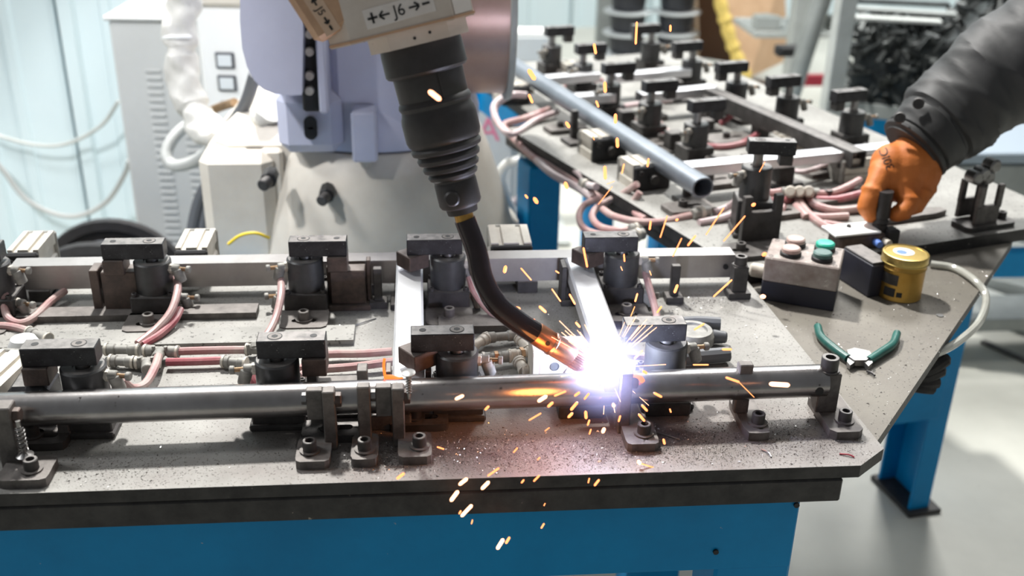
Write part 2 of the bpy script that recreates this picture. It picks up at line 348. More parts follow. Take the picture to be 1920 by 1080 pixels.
# ------------------------------------------------------------------ the setting
struct('floor', MB().box((1.0, 4.0, -0.05), (14, 12, 0.1), 0), 'concrete')
def panel_wall(name, x0, x1, y, h, step, rib):
    wl = struct(name, MB().box(((x0 + x1) / 2, y + 0.05, h / 2), (x1 - x0, 0.06, h), 0), 'wall')
    n = int((x1 - x0) / step)
    for i in range(n):
        a = x0 + i * step; b = a + step - 0.0005
        poly = [(a, y + .02), (a + .012, y - rib), (a + .05, y - rib), (a + .062, y), (a + step * .5 - .02, y), (a + step * .5 - .012, y - .008),
                (a + step * .5 + .012, y - .008), (a + step * .5 + .02, y), (b - .012, y), (b, y - rib * .5), (b, y + .02)]
        struct('panel', MB().prism(poly, 0.0, h), 'wall', wl)
    return wl
panel_wall('wall_left', -2.6, -0.25, 3.38, 2.6, 0.30, 0.018)
panel_wall('wall_back', -0.6, 6.0, 7.4, 3.6, 0.55, 0.03)

# ------------------------------------------------------------------ main welding table
t = thing('welding_table', 'blue steel welding table with dusty slab top and dark front edge', 'table', (0, 1.3, 0))
zs = T - 0.016
slab = [(-1.2, 0.985), (0.448, 0.985), (0.50, 0.99), (0.535, 1.028), (0.985, 1.582), (1.03, 1.638), (0.5, 1.50), (0.46, 1.56), (-1.2, 1.56)]
dark_sides(MB().prism(slab, zs - 0.016, zs).build('table_slab', 'slab', t))
MB().box((-0.36, 0.972, zs - 0.0175), (1.66, 0.024, 0.031), 0.002).build('edge_bar', 'edge', t)
MB().box((-0.39, 1.005, 0.689), (1.66, 0.012, 0.125), 0.001).build('front_beam', 'blue', t)
MB().box((-0.39, 1.52, 0.69), (1.66, 0.05, 0.12), 0.003).build('rear_beam', 'blue', t)
for lx, ly in ((0.395, 1.045), (0.395, 1.50), (-1.1, 1.045), (-1.1, 1.50)):
    MB().box((lx, ly, 0.375), (0.095, 0.09, 0.75), 0.004).build('leg', 'blue', t)
    MB().box((lx, ly, 0.006), (0.14, 0.13, 0.012), 0.002).build('foot', 'edge', t)
for yy in (1.40,):
    MB().box((0.36, 1.28, 0.70), (0.05, 0.40, 0.09), 0.003).build('side_beam', 'blue', t)
for bx, bz in ((0.436, 0.72), (0.345, 0.655)):
    MB().cyl((bx, 0.9985, bz), (bx, 0.996, bz), 0.0035, seg=10).build('hole_plug', 'black', t)

# fixture plates lying on the slab
fp = [(-1.1, 0.96), (0.487, 0.96), (0.527, 0.992), (0.500, 1.46), (0.45, 1.555), (-1.1, 1.555)]
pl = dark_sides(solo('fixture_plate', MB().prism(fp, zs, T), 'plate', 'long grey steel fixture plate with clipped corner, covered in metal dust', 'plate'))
rp = [(-1.0, 1.272), (-0.098, 1.272), (-0.098, 1.232), (-1.0, 1.232)]
solo('packing_strip', MB().prism([(-0.95, 1.275), (-0.095, 1.275), (-0.095, 1.32), (-0.95, 1.32)], T, T + 0.008), 'plate_rear', 'flat packing strip on the plate in front of the rear clamps', 'strip')
solo('packing_strip', MB().prism([(-0.95, 1.36), (-0.235, 1.36), (-0.235, 1.39), (-0.95, 1.39)], T, T + 0.010), 'dustysteel', 'narrow raised strip behind the front packing strip, below the square tube', 'strip')
solo('packing_strip', MB().prism([(0.02, 1.30), (0.13, 1.30), (0.13, 1.335), (0.02, 1.335)], T, T + 0.012), 'dustysteel', 'short dark steel strip on the plate beneath the torch neck', 'strip')

# ------------------------------------------------------------------ workpiece: pipe, square tube, two cross bars
pa = at(-260, 778, T + .048); pb = at(1545, 713, T + .048)
def hollow(mb, p0, p1, r, wall, seg=28, flat=1.0):
    x, y, z = basis(V(p1) - V(p0)); L = (V(p1) - V(p0)).length
    mb.lathe(p0, V(p1) - V(p0), [(r - wall, .03), (r - wall, 0), (r, 0), (r, L), (r - wall, L), (r - wall, L - .03), (0, L - .03)], seg)
pd = (pb - pa).normalized()
mb = MB(); hollow(mb, pa, pb, 0.0195, 0.002, 32)
pt = thing('round_pipe', 'long shiny round steel pipe along the front of the jig being welded', 'pipe', (pa + pb) / 2 - V((0, 0, .0195)))
mb.build('pipe_body', 'pipe', pt)
hp = aty(1527, 718, 1.0); hc = pb - pd * 0.012 + V((0, -0.0175, -0.003))
MB().cyl(hc, hc + V((0, -.0022, 0)), 0.005, seg=16).build('drilled_hole', 'black', pt)
mb = MB()
bead0 = aty(741, 718, pa.y + (pb.y - pa.y) * .6 - .012)
sq = thing('square_tube', 'bare steel rectangular tube running behind the rear row of clamps', 'tube', (-0.1, 1.445, T + .018))
def rect_tube(mb, x0, x1, y0, y1, z0, z1, wl=.002):
    vs = []; 
    for x in (x0, x1):
        vs += [(x, y0, z0), (x, y1, z0), (x, y1, z1), (x, y0, z1), (x, y0 + wl, z0 + wl), (x, y1 - wl, z0 + wl), (x, y1 - wl, z1 - wl), (x, y0 + wl, z1 - wl)]
    fs = []
    for k in range(4):
        j = (k + 1) % 4
        fs += [(k, j, 8 + j, 8 + k), (4 + k, 4 + j, 12 + j, 12 + k), (k, j, 4 + j, 4 + k), (8 + k, 8 + j, 12 + j, 12 + k)]
    mb.add(vs, fs)
mb = MB(); rect_tube(mb, -0.585, 0.468, 1.432, 1.462, T + .018, T + .055); mb.build('tube_body', 'tubesteel', sq)
MB().cyl((0.455, 1.4315, T + .036), (0.455, 1.4295, T + .036), 0.004, seg=14).build('drilled_hole', 'black', sq)
for cx_, nm in ((-0.0195, 'pale flat steel cross bar under the blue-lit clamp bar, left of the torch'), (0.2285, 'bright flat steel cross bar running from the tube down to the arc')):
    solo('cross_bar', MB().box((cx_, 1.252, T + .0445), (0.038, 0.356, 0.025), 0.003), 'flatbar', nm, 'bar', 'flat cross bars between pipe and tube')
for xs_, nm in ((-0.55, 'square tube rest block at the far left end'), (0.155, 'dark tube rest block left of the bright cross bar'), (-0.085, 'tube rest block left of the pale cross bar')):
    solo('rest_block', MB().box((xs_, 1.447, T + .009), (0.03, 0.04, 0.018)), 'darksteel', nm, 'block')

# ------------------------------------------------------------------ clamps
def clamp(name, label, x, y, z=T, bar=0.0, L=0.078, rod=0.005, pad='block', base=-PI / 2, fits=((0.3, 1),), rz=0.0, group='pneumatic swing clamps on the front jig', R=0.0255,
          barmat='blackox', plate=True, bh=0.032, ch=0.046, piv=0.02, simple=False):
    """swing clamp: slotted foot plate, block, cylinder, rod, bar with two screws, pressure pad, air elbows"""
    t = thing(name, label, 'clamp', (x, y, z), rz, group)
    b = lambda mb, n, m, p=None: mb.build(n, m, p or t, world=False)
    ca, sa = math.cos(base), math.sin(base)
    if plate:
        MBp = MB().slotplate(0.066, 0.060, 0.010, (ca * .052, sa * .052, 0), .034, .0052, 'x', (0, -.008), base + PI / 2, .006)
        b(MBp, 'foot_plate', 'dustysteel')
        p = V((ca * .058, sa * .058, .010)); mb = MB().cyl(p, p + V((0, 0, .0022)), .012, seg=18); b(mb, 'washer', 'dustysteel')
        mb = MB(); cap_screw(mb, p + V((0, 0, .0022))); b(mb, 'bolt', 'dustysteel')
    else: b(MB().box((0, -.002, .004), (.066, .062, .008), .002), 'foot_plate', 'darksteel')
    b(MB().box((0, 0, bh / 2 + .002), (.060, .056, bh), .0015), 'base_block', 'darksteel')
    if not simple:
        for sx in (-1, 1):
            for sy in (-1, 1):
                mb = MB(); cap_screw(mb, (sx * .0245, sy * .0225, bh + .002), .004, .005, seg=10); b(mb, 'corner_screw', 'darksteel')
    z0 = bh + .002; z1 = z0 + ch
    b(MB().lathe((0, 0, z0), (0, 0, 1), [(R, 0), (R, ch - .002), (R - .002, ch), (.012, ch), (.012, ch - .002)], 28), 'cylinder_body', 'cylbody')
    b(MB().cyl((0, 0, z1 - .004), (0, 0, z1 + rod + .002), .0085, seg=16), 'piston_rod', 'zinc')
    cb, sb = math.cos(bar), math.sin(bar); zb = z1 + rod
    u = V((cb, sb, 0)); c = u * (L / 2 - piv)
    ba = b(MB().box((c.x, c.y, zb + .0115), (L, .025, .023), .001, bar), 'clamp_bar', barmat)
    sc_ = b(MB().cyl((0, 0, zb + .0215), (0, 0, zb + .0233), .0088, seg=20), 'counterbore', 'black', ba)
    b(MB().cyl((0, 0, zb + .0215), (0, 0, zb + .0235), .0076, seg=20), 'socket_screw', 'dustysteel', ba)
    b(MB().cyl((0, 0, zb + .0215), (0, 0, zb + .0237), .0040, seg=6), 'hex_socket', 'black', ba)
    e = u * (L - piv - .014); b(MB().cyl((e.x, e.y, zb + .0225), (e.x, e.y, zb + .0233), .0042, seg=12), 'threaded_hole', 'black', ba)
    if pad == 'block': b(MB().box((e.x, e.y, zb - .011), (.028, .034, .022), .001, bar), 'pressure_pad', 'brownpad')
    elif pad == 'diamond':
        q = e + u * 0.006; b(MB().box((q.x, q.y, zb - .011), (.034, .034, .022), .001, bar + 0.62), 'pressure_pad', 'brownpad')
    elif pad == 'cube': b(MB().box((e.x, e.y, zb - .009), (.022, .022, .018), .001, bar), 'pressure_pad', 'darksteel')
    for a, hi in fits:
        d = V((math.cos(a), math.sin(a), 0)); hz = z0 + (ch - .012 if hi else -.012)
        p0 = d * (R - .003 if hi else .028) + V((0, 0, hz)); p1 = p0 + d * .016
        f = b(MB().cyl(p0, p1, .0062, seg=12, bev=.001), 'air_elbow', 'fitting')
        hx = MB(); hexhead(hx, p0 + d * .002, d, .0072, .005); b(hx, 'hex_nut', 'fitcream', f)
        dn = V((d.x * .3, d.y * .3, -1)).normalized()
        b(MB().cyl(p1 - d * .004, p1 - d * .004 + dn * .020, .0078, .0072, seg=12, bev=.001), 'socket', 'fitting', f)
        b(MB().cyl(p1, p1 + d * .012, .0028, seg=10), 'adjuster_stem', 'brassfit', f)
        b(MB().cyl(p1 + d * .010, p1 + d * .016, .0052, seg=12, bev=.001), 'adjuster_knob', 'fitting', f)
    return t
def gx(px, y, z=0.86):                      # world x of pixel column px in the plane y, about height z
    lo, hi = -3.0, 3.0
    for _ in range(40):
        mid = (lo + hi) / 2; c = RW.transposed() @ (V((mid, y, z)) - CAM)
        if CX + F * c.x / c.z < px: lo = mid
        else: hi = mid
    return lo
YR, YF = 1.392, 1.10
G = 'pneumatic swing clamps on the front jig'
clamp('swing_clamp', 'swing clamp cut off by the left image edge, behind the pipe jig', gx(-14, YR), YR, bar=PI, L=.08, pad='block', fits=((-.1, 1), (-.35, 0)))
clamp('swing_clamp', 'rear swing clamp in front of the black cable drum', gx(288, YR), YR, bar=PI, L=.083, pad='block', fits=((-.2, 1), (-.1, 0)))
clamp('swing_clamp', 'rear swing clamp in front of the robot base, bar pointing right over a brown pad', gx(573, YR), YR, bar=0.0, L=.08, pad='block', fits=((PI + .2, 1), (PI + .1, 0)))
clamp('swing_clamp', 'rear swing clamp with blue-lit bar holding the pale cross bar', gx(840, YR), YR, bar=PI, L=.078, pad='diamond', fits=((-.2, 1), (-.3, 0)))
clamp('swing_clamp', 'rear swing clamp holding the far end of the bright cross bar', gx(1165, YR), YR, bar=PI, L=.078, pad='diamond', fits=((-.1, 1), (-.5, 0)))
clamp('swing_clamp', 'front swing clamp nearest the left edge, bar over a black block', gx(160, 1.092), 1.092, plate=False, bar=PI, L=.082, pad='block', fits=((-.15, 1),))
clamp('swing_clamp', 'front swing clamp behind the pipe, bar pointing right, below the robot base', gx(521, 1.098), 1.098, plate=False, bar=0.0, L=.078, pad='block', fits=((PI + .1, 1),))
clamp('swing_clamp', 'front swing clamp beside the upright screw, holding the pale cross bar', gx(857, 1.106), 1.106, plate=False, bar=PI, L=.074, pad='diamond', fits=((-.1, 1),))
clamp('swing_clamp', 'front swing clamp right beside the welding arc', gx(1248, 1.118), 1.118, plate=False, bar=PI, L=.074, pad=None, fits=((.1, 1),))

# ------------------------------------------------------------------ stops and brackets
def stop(name, label, foot, post, fz=.011, footsize=(.038, .05), postsize=(.016, .014, .07), slot='y', bolt=(0, -.008), rz=0, top=None, side=None, m='dustysteel', cat='stop', grp='bolted stops on the front jig', z=T):
    """foot = world xy of the foot centre; post = offset of the upright from it"""
    t = thing(name, label, cat, (foot[0], foot[1], z), rz, grp); b = lambda mb, n, mm, p=None: mb.build(n, mm, p or t, world=False)
    b(MB().slotplate(footsize[0], footsize[1], fz, (0, 0, 0), .026, .005, slot, bolt, 0, .004), 'foot', m)
    if bolt is not None:
        p = V((bolt[0], bolt[1], fz)); b(MB().cyl(p, p + V((0, 0, .002)), .0115, seg=18), 'washer', m)
        mb = MB(); cap_screw(mb, p + V((0, 0, .002))); b(mb, 'bolt', 'darksteel')
    pz = fz if post[1] > -footsize[1] / 2 + .002 and abs(post[0]) < footsize[0] / 2 - .004 else 0.0
    up = b(MB().box((post[0], post[1], pz + postsize[2] / 2), postsize, .0012), 'upright', m)
    zt = pz + postsize[2]
    if top == 'cap':
        b(MB().cyl((post[0], post[1], zt), (post[0], post[1], zt + .002), .0125, seg=18), 'top_washer', 'darksteel')
        mb = MB(); cap_screw(mb, (post[0], post[1], zt + .002), .0105, .016); b(mb, 'top_bolt', 'darksteel')
    if side:
        s = 1 if side == 'r' else -1
        q = V((post[0] + s * postsize[0] / 2, post[1], zt - .014)); mb = MB(); hexhead(mb, q, (s, 0, 0), .0085, .007); b(mb, 'hex_bolt', 'brownpad', up)
        q2 = V((post[0] - s * postsize[0] / 2, post[1] + .004, zt - .02)); b(MB().box(q2 - V((s * .009, 0, 0)), (.018, .012, .038), .001), 'lug', m, up)
        mb = MB(); hexhead(mb, q2 - V((s * .018, 0, -.006)), (-s, 0, 0), .007, .006); b(mb, 'hex_nut', 'zinc', up)
    return t
a2 = at(590, 855); stop('angle_bracket', 'upright bracket with rusty hex bolt in front of the pipe, left of the small post', (a2.x, a2.y - .002), (.018, .020), postsize=(.014, .016, .076), side='r', bolt=(-.004, -.004))
b1 = at(685, 852); stop('stop_post', 'small flat post in front of the pipe between two brackets', (b1.x, b1.y), (0, .020), postsize=(.0145, .012, .068), footsize=(.030, .052), bolt=(0, -.007))
a3 = at(785, 848); stop('angle_bracket', 'warm-lit upright bracket with thin screw standing on top', (a3.x - .004, a3.y), (-.018, .020), postsize=(.014, .016, .076), side='r', bolt=(.005, -.004))
a4 = at(1198, 825); stop('angle_bracket', 'purple-lit upright bracket right below the welding arc', (a4.x, a4.y), (-.016, .022), postsize=(.014, .016, .080), side='r', bolt=(.004, -.004))
a1 = at(55, 893); stop('angle_bracket', 'heavy upright bracket with spring screw at the left image edge', (a1.x, a1.y), (-.022, .022), postsize=(.020, .02, .078), side='r', footsize=(.052, .046), bolt=(.006, -.004))
b2 = at(1408, 800); stop('stop_post', 'post with long slanted foot near the right end of the pipe', (b2.x, b2.y + .012), (-.010, .006), postsize=(.017, .012, .066), footsize=(.030, .086), bolt=(.004, -.022), rz=0.0)
c1 = at(1570, 797); stop('end_stop', 'square end stop with black cap bolt at the right pipe end', (c1.x, c1.y + .012), (-.012, .010), postsize=(.026, .022, .052), footsize=(.040, .088), bolt=(.004, -.020), top='cap')
stop('stop_post', 'thin post in front of the tube, right of the bright cross bar', (gx(1266, 1.39, T), 1.405), (0, 0.0), postsize=(.012, .010, .050), footsize=(.026, .026), bolt=None, fz=.008) if False else None
def post(label, px, y, w_, d_, h_, fw=.026, fd=.024, m='darksteel', top=None, name='stop_post'):
    x = gx(px, y, T + .02); t = thing(name, label, 'stop', (x, y, T), 0, 'bolted stops on the front jig')
    MB().box((0, 0, .005), (fw, fd, .010), .001).build('foot', m, t, world=False)
    MB().box((0, 0, .010 + h_ / 2), (w_, d_, h_), .001).build('upright', m, t, world=False)
    if top:
        mb = MB(); mb.cyl((0, 0, .010 + h_), (0, 0, .012 + h_), .011, seg=18); mb.build('washer', m, t, world=False)
        mb = MB(); cap_screw(mb, (0, 0, .012 + h_), .0095, .013); mb.build('top_bolt', 'darksteel', t, world=False)
    return t
post('thin post in front of the tube, right of the bright cross bar', 1264, 1.392, .013, .010, .048)
post('square end stop with black cap bolt at the right end of the tube', 1384, 1.405, .022, .02, .040, .034, .03, top=1, name='end_stop')
post('dark slim post in front of the tube, left of the pale cross bar', 709, 1.395, .012, .012, .05, m='darksteel')
# big locating blocks under the rear pads
def block(label, px, y, sx, sy, sz, m='darksteel', extra=None):
    x = gx(px, y, T + .03); t = thing('locating_block', label, 'block', (x, y, T), 0, 'locating blocks under the clamp pads')
    MB().box((0, 0, .004), (sx + .012, sy + .014, .008), .001).build('foot', m, t, world=False)
    MB().box((0, 0, .008 + sz / 2), (sx, sy, sz), .0015).build('block_body', m, t, world=False)
    for q in extra or ():
        MB().box(q[0:3], q[3:6], .001).build('cheek', m, t, world=False)
    return t
block('brown steel locating block left of the clamp by the cable drum', 232, 1.395, .048, .03, .058, 'brownpad', ((-.034, .002, .034, .012, .03, .068),))
block('dark purple-lit locating block right of the clamp before the robot base', 654, 1.398, .050, .026, .052, 'brownpad', ((-.028, .01, .03, .006, .012, .058), (.029, .006, .036, .006, .016, .07)))
block('dark locating block under the far end of the bright cross bar', 1083, 1.40, .040, .028, .02, 'darksteel', ((-.022, 0, .03, .008, .03, .06),))
block('dark locating block under the far end of the pale cross bar', 764, 1.40, .038, .028, .02, 'darksteel')
t = thing('locating_block', 'black chamfered block beneath the bar of the leftmost front clamp', 'block', (gx(70, 1.10, T + .03), 1.10, T), 0, 'locating blocks under the clamp pads')
MB().box((0, 0, .030), (.046, .05, .06), .006).build('block_body', 'blackox', t, world=False)
MB().box((0, -.03, .006), (.09, .02, .012), .001).build('foot', 'dustysteel', t, world=False)
for sx in (-.038, .038): MB().box((sx, -.03, .018), (.012, .02, .014), .001).build('cheek', 'dustysteel', t, world=False)
t = thing('locating_block', 'small notched steel rest behind the pipe, right of the front clamp', 'block', (gx(635, 1.10, T + .03), 1.10, T), 0, 'locating blocks under the clamp pads')
MB().box((0, 0, .024), (.070, .02, .048), .001).build('block_body', 'dustysteel', t, world=False)
for sx in (-.029, .029): MB().box((sx, 0, .056), (.012, .02, .016), .001).build('cheek', 'dustysteel', t, world=False)
t = thing('locating_block', 'dust-heaped low block under the pipe behind the small post', 'block', (gx(722, 1.075, T + .01), 1.08, T), 0, 'locating blocks under the clamp pads')
MB().box((0, 0, .010), (.062, .040, .020), .002).build('block_body', 'dustysteel', t, world=False)
t = thing('locating_block', 'notched rest holding the near end of the pale cross bar', 'block', (-.0195, 1.105, T), 0, 'locating blocks under the clamp pads')
MB().box((0, 0, .015), (.05, .03, .03), .001).build('block_body', 'dustysteel', t, world=False)
for sx in (-.0235, .0235): MB().box((sx, 0, .045), (.007, .024, .03), .001).build('cheek', 'brownpad', t, world=False)
for px_, lab in ((1085, 'dark low rest block under the pipe just left of the arc'), (1245, 'dark long rest block under the pipe right of the arc')):
    t = thing('locating_block', lab, 'block', (gx(px_, 1.10, T + .01), 1.098, T), 0, 'locating blocks under the clamp pads')
    MB().box((0, 0, .009), (.055, .05, .018), .002).build('block_body', 'darksteel', t, world=False)
# slotted feet of bolts under the pipe
for px_, py_, lab in ((72, 830, 'dark slotted bolt plate with black bolt behind the left bracket'), (625, 815, 'dark slotted bolt plate in the shade behind the rusty-bolt bracket'), (785, 795, 'shaded slotted bolt plate with bolt behind the warm-lit bracket')):
    p = at(px_, py_); t = thing('bolt_plate', lab, 'foot plate', (p.x, p.y, T), 0, 'slotted feet under the pipe')
    MB().slotplate(.07, .036, .010, (0, 0, 0), .03, .0052, 'x', (.008, 0), 0, .004).build('foot', 'darksteel', t, world=False)
    MB().cyl((-.004, 0, .010), (-.004, 0, .012), .012, seg=18).build('washer', 'darksteel', t, world=False)
    mb = MB(); cap_screw(mb, (-.004, 0, .012)); mb.build('bolt', 'darksteel', t, world=False)
# thin screw standing on the warm bracket
p = aty(767, 742, 1.025); t = thing('wood_screw', 'thin cross-head screw standing upright on the warm-lit bracket', 'screw', p)
MB().lathe((0, 0, 0), (0, 0, 1), [(.0015, -.004), (.0028, .004), (.0028, .020), (.0038, .026)], 10).build('shank', 'zinc', t, world=False)
MB().lathe((0, 0, .025), (.0, -.1, 1), [(.003, 0), (.0078, .004), (.0078, .0052), (.004, .0062)], 16).build('head', 'zinc', t, world=False)
for k in range(6): MB().lathe((0, 0, .004 + k * .0032), (0, .1, 1), [(.0028, 0), (.0038, .0008), (.0028, .0016)], 10).build('thread', 'zinc', t, world=False)
p = at(58, 838, T + .022); t = thing('spring_screw', 'small screw with coil spring hanging on the left bracket', 'screw', (p.x - .003, p.y - .012, T + .018))
MB().lathe((0, 0, 0), (0, 0, 1), [(.0085, 0), (.0095, .002), (.004, .005), (.0025, .006), (.0025, .045)], 14).build('shank', 'zinc', t, world=False)
MB().tube([(.0045 * math.cos(a * .8), .0045 * math.sin(a * .8), .008 + a * .00062) for a in range(48)], .0009, 5, smooth=False).build('spring', 'zinc', t, world=False)

# ------------------------------------------------------------------ air hoses and connectors on the front jig
def hose(label, pts, r=.0054, m='hose', grp='air hoses on the front jig', zb=T, n=6, seg=10, name='air_hose', cat='hose'):
    P = [at(p[0], p[1], zb + p[2]) for p in pts]
    return solo(name, MB().tube(P, r, seg, n), m, label, cat, grp)
hose('pink hose looping below the clamp at the left image edge', [(28, 505, .055), (10, 545, .04), (12, 590, .015), (35, 606, .009), (62, 596, .009), (95, 565, .012), (122, 545, .015)])
hose('pink hose end entering at the left edge above the white knob', [(-60, 612, .012), (0, 611, .012), (30, 614, .012), (58, 622, .012)])
hose('faded pink hose curving down from the clamp by the cable drum', [(331, 520, .05), (333, 545, .045), (320, 585, .03), (292, 618, .018), (258, 645, .012)])
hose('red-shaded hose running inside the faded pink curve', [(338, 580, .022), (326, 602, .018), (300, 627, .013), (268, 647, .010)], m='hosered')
hose('pink hose curving down from the clamp before the robot base', [(527, 525, .05), (527, 552, .045), (519, 590, .03), (506, 620, .020), (484, 650, .012)])
hose('upper straight pink hose between tee and connector', [(333, 659, .012), (395, 657, .012), (462, 656, .012)])
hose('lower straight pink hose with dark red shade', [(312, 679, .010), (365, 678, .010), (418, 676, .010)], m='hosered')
hose('short pink hose bending from the tee to the leftmost front clamp', [(297, 668, .016), (290, 690, .016), (272, 720, .014), (248, 728, .020), (228, 712, .038)])
hose('upper pink hose ending behind the pale cross bar', [(566, 694, .012), (585, 670, .012), (622, 664, .010), (680, 663, .010), (735, 659, .012)])
hose('lower pink hose ending behind the pale cross bar', [(560, 706, .020), (590, 694, .010), (660, 688, .010), (730, 679, .012), (800, 668, .010)])
hose('pink hose running behind the torch neck from the clamp', [(880, 520, .05), (890, 547, .035), (915, 580, .018), (945, 600, .010), (975, 612, .009)])
hose('pink hose from the clamp holding the bright cross bar', [(1210, 512, .048), (1219, 545, .035), (1229, 580, .018), (1233, 602, .009), (1240, 625, .008)])
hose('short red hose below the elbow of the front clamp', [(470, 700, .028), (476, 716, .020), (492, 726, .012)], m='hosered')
hose('thin dark cable crossing the plate to the left clamp', [(60, 600, .006), (110, 545, .006), (135, 520, .006)], r=.0035, m='darkcable', name='cable', cat='cable')
hose('pale hose stub right of the arc behind the clamp', [(1170, 665, .02), (1200, 668, .02), (1226, 672, .02)], m='hosegrey')
hose('dark hose end beside the round grey cap', [(1245, 612, .014), (1300, 606, .014), (1350, 608, .014)], r=.010, m='darkcable', name='rubber_sleeve', cat='hose')
hose('dark lower hose end behind the pipe', [(1270, 672, .012), (1320, 668, .012), (1366, 664, .012)], r=.010, m='darkcable', name='rubber_sleeve', cat='hose')
def conn(label, a, b, r=.0078, m='fitting', tee=None, nut=None, grp='hose connectors on the front jig'):
    p0 = at(a[0], a[1], T + a[2]); p1 = at(b[0], b[1], T + b[2]); d = (p1 - p0).normalized(); L = (p1 - p0).length
    t = thing('hose_connector', label, 'connector', (p0 + p1) / 2 - V((0, 0, r)), 0, grp)
    MB().lathe(p0, d, [(r * .9, 0), (r, L * .06), (r, L * .30), (r * .78, L * .34), (r * .78, L * .66), (r, L * .70), (r, L * .94), (r * .9, L)], 14).build('connector_body', m, t)
    for s in (.04, .92): MB().cyl(p0 + d * L * s, p0 + d * (L * s + .003), r * 1.12, seg=14).build('release_collar', 'fitcream' if m == 'fitting' else m, t)
    if tee:
        c = (p0 + p1) / 2; q = at(tee[0], tee[1], T + tee[2]); MB().cyl(c, q, r * .95, seg=14, bev=.001).build('tee_branch', m, t)
        for s in (-1, 1): MB().cyl(c + d * s * .008 + V((0, -r * .6, r * .2)), c + d * s * .008 + V((0, -r * .6, r + .002)), .0024, seg=10).build('mounting_eye', m, t)
    if nut:
        mb = MB(); hexhead(mb, p0 + d * L * .45, d, r * 1.05, L * .14); mb.build('hex_nut', nut, t)
    return t
conn('grey double connector left of the tee', (195, 655, .012), (262, 656, .012))
conn('grey tee connector where the bent pink hose branches off', (268, 657, .012), (336, 660, .012), tee=(293, 672, .014))
conn('lower grey connector below the double connector', (204, 676, .010), (252, 679, .010))
conn('lower grey tee beside the small mounting eyes', (252, 680, .010), (300, 678, .010), tee=(276, 694, .010))
conn('grey connector at the left edge above the aluminium cylinder', (52, 622, .012), (92, 636, .012))
conn('grey connector joining upper hose and curved hose', (460, 655, .012), (496, 656, .012), tee=(478, 646, .016))
conn('lower grey connector beside the front clamp elbow', (416, 677, .010), (462, 682, .010))
conn('pale connector elbow under the torch, upper left', (882, 652, .012), (912, 634, .012), m='fitcream')
conn('straight grey connector under the torch neck', (908, 634, .012), (972, 628, .012))
conn('pale connector leading down behind the nozzle', (974, 634, .012), (990, 658, .012), m='fitcream')
conn('brass-nutted connector between front clamp and valve block', (902, 672, .014), (958, 668, .014), nut='brassfit')
conn('pale connector left of the valve block with hex nut', (952, 667, .014), (1004, 658, .014), m='fitcream', nut='brassfit')
conn('pale lower connector stub on the valve block', (972, 676, .012), (984, 696, .010), m='fitcream')
conn('pale bottom connector running into the valve block', (978, 697, .010), (1016, 692, .010), m='fitcream')
conn('small grey connector on the plate right of the torch neck', (906, 650, .008), (925, 644, .008)) if False else None

# aluminium air cylinders
def air_cylinder(label, loc, rz, L=.075, w_=.044, h_=.040, endm='black', grp='aluminium air cylinders', bodym='alu', ports=0):
    """square extruded body with two grooves on top; axis along local y, dark end cap towards -y"""
    t = thing('air_cylinder', label, 'air cylinder', loc, rz, grp); b = lambda mb, n, m, p=None: mb.build(n, m, p or t, world=False)
    g = .004; W = w_ / 2
    poly = [(-W, 0), (W, 0), (W, h_ * .35), (W - .003, h_ * .4), (W - .003, h_ * .6), (W, h_ * .65), (W, h_), (W * .5 + g, h_), (W * .5 + g * .8, h_ - .004), (W * .5 - g * .8, h_ - .004), (W * .5 - g, h_),
            (-W * .5 + g, h_), (-W * .5 + g * .8, h_ - .004), (-W * .5 - g * .8, h_ - .004), (-W * .5 - g, h_), (-W, h_), (-W, h_ * .65), (-W + .003, h_ * .6), (-W + .003, h_ * .4), (-W, h_ * .35)]
    mx = M.Rotation(PI / 2, 4, 'X') @ M.Identity(4)
    b(MB().prism(poly, -L / 2, L / 2, mx), 'body', bodym)
    for s in (-1, 1):
        c = b(MB().box((0, s * (L / 2 + .005), h_ * .47), (w_ + .002, .010, h_ * .98), .004), 'end_cap', endm if s < 0 else 'fitting')
        for sx in (-1, 1):
            mb = MB(); cap_screw(mb, (sx * W * .68, s * (L / 2 + .009), h_ * .72), .0052, .004, (0, s, 0), 12); b(mb, 'screw', 'darksteel', c)
    b(MB().cyl((0, -L / 2 - .010, h_ * .45), (0, -L / 2 - .02, h_ * .45), .009, seg=16), 'rod', 'darksteel')
    for k in range(ports):
        b(MB().cyl((W, (-.2 + .4 * k) * L, h_ * .55), (W + .018, (-.2 + .4 * k) * L, h_ * .5), .0065, seg=12, bev=.001), 'port_fitting', 'fitcream')
    return t
p = at(52, 497, T + .03); air_cylinder('aluminium air cylinder behind the tube at the far left', (p.x, 1.522, T), 0, ports=0, h_=.058)
p = at(362, 497, T + .03); air_cylinder('aluminium air cylinder behind the tube beside the black cables', (p.x, 1.522, T), 0, h_=.058, w_=.046)
p = at(985, 497, T + .03); air_cylinder('cream aluminium air cylinder behind the torch neck', (p.x - .02, 1.522, T), 0, h_=.058, w_=.062)
p = at(12, 720, T + .02); air_cylinder('gold and cream air cylinder in the left foreground behind the pipe', (p.x, 1.13, T), -.18, L=.11, w_=.05, h_=.052, bodym='alu')
t = thing('domed_knob', 'white domed knob behind the left foreground air cylinder', 'knob', at(52, 680, T + .0), 0)
MB().lathe((0, 0, .0), (0, 0, 1), [(.020, 0), (.020, .026), (.015, .036), (.006, .040)], 24).build('cap_body', 'whitepaint', t, world=False)
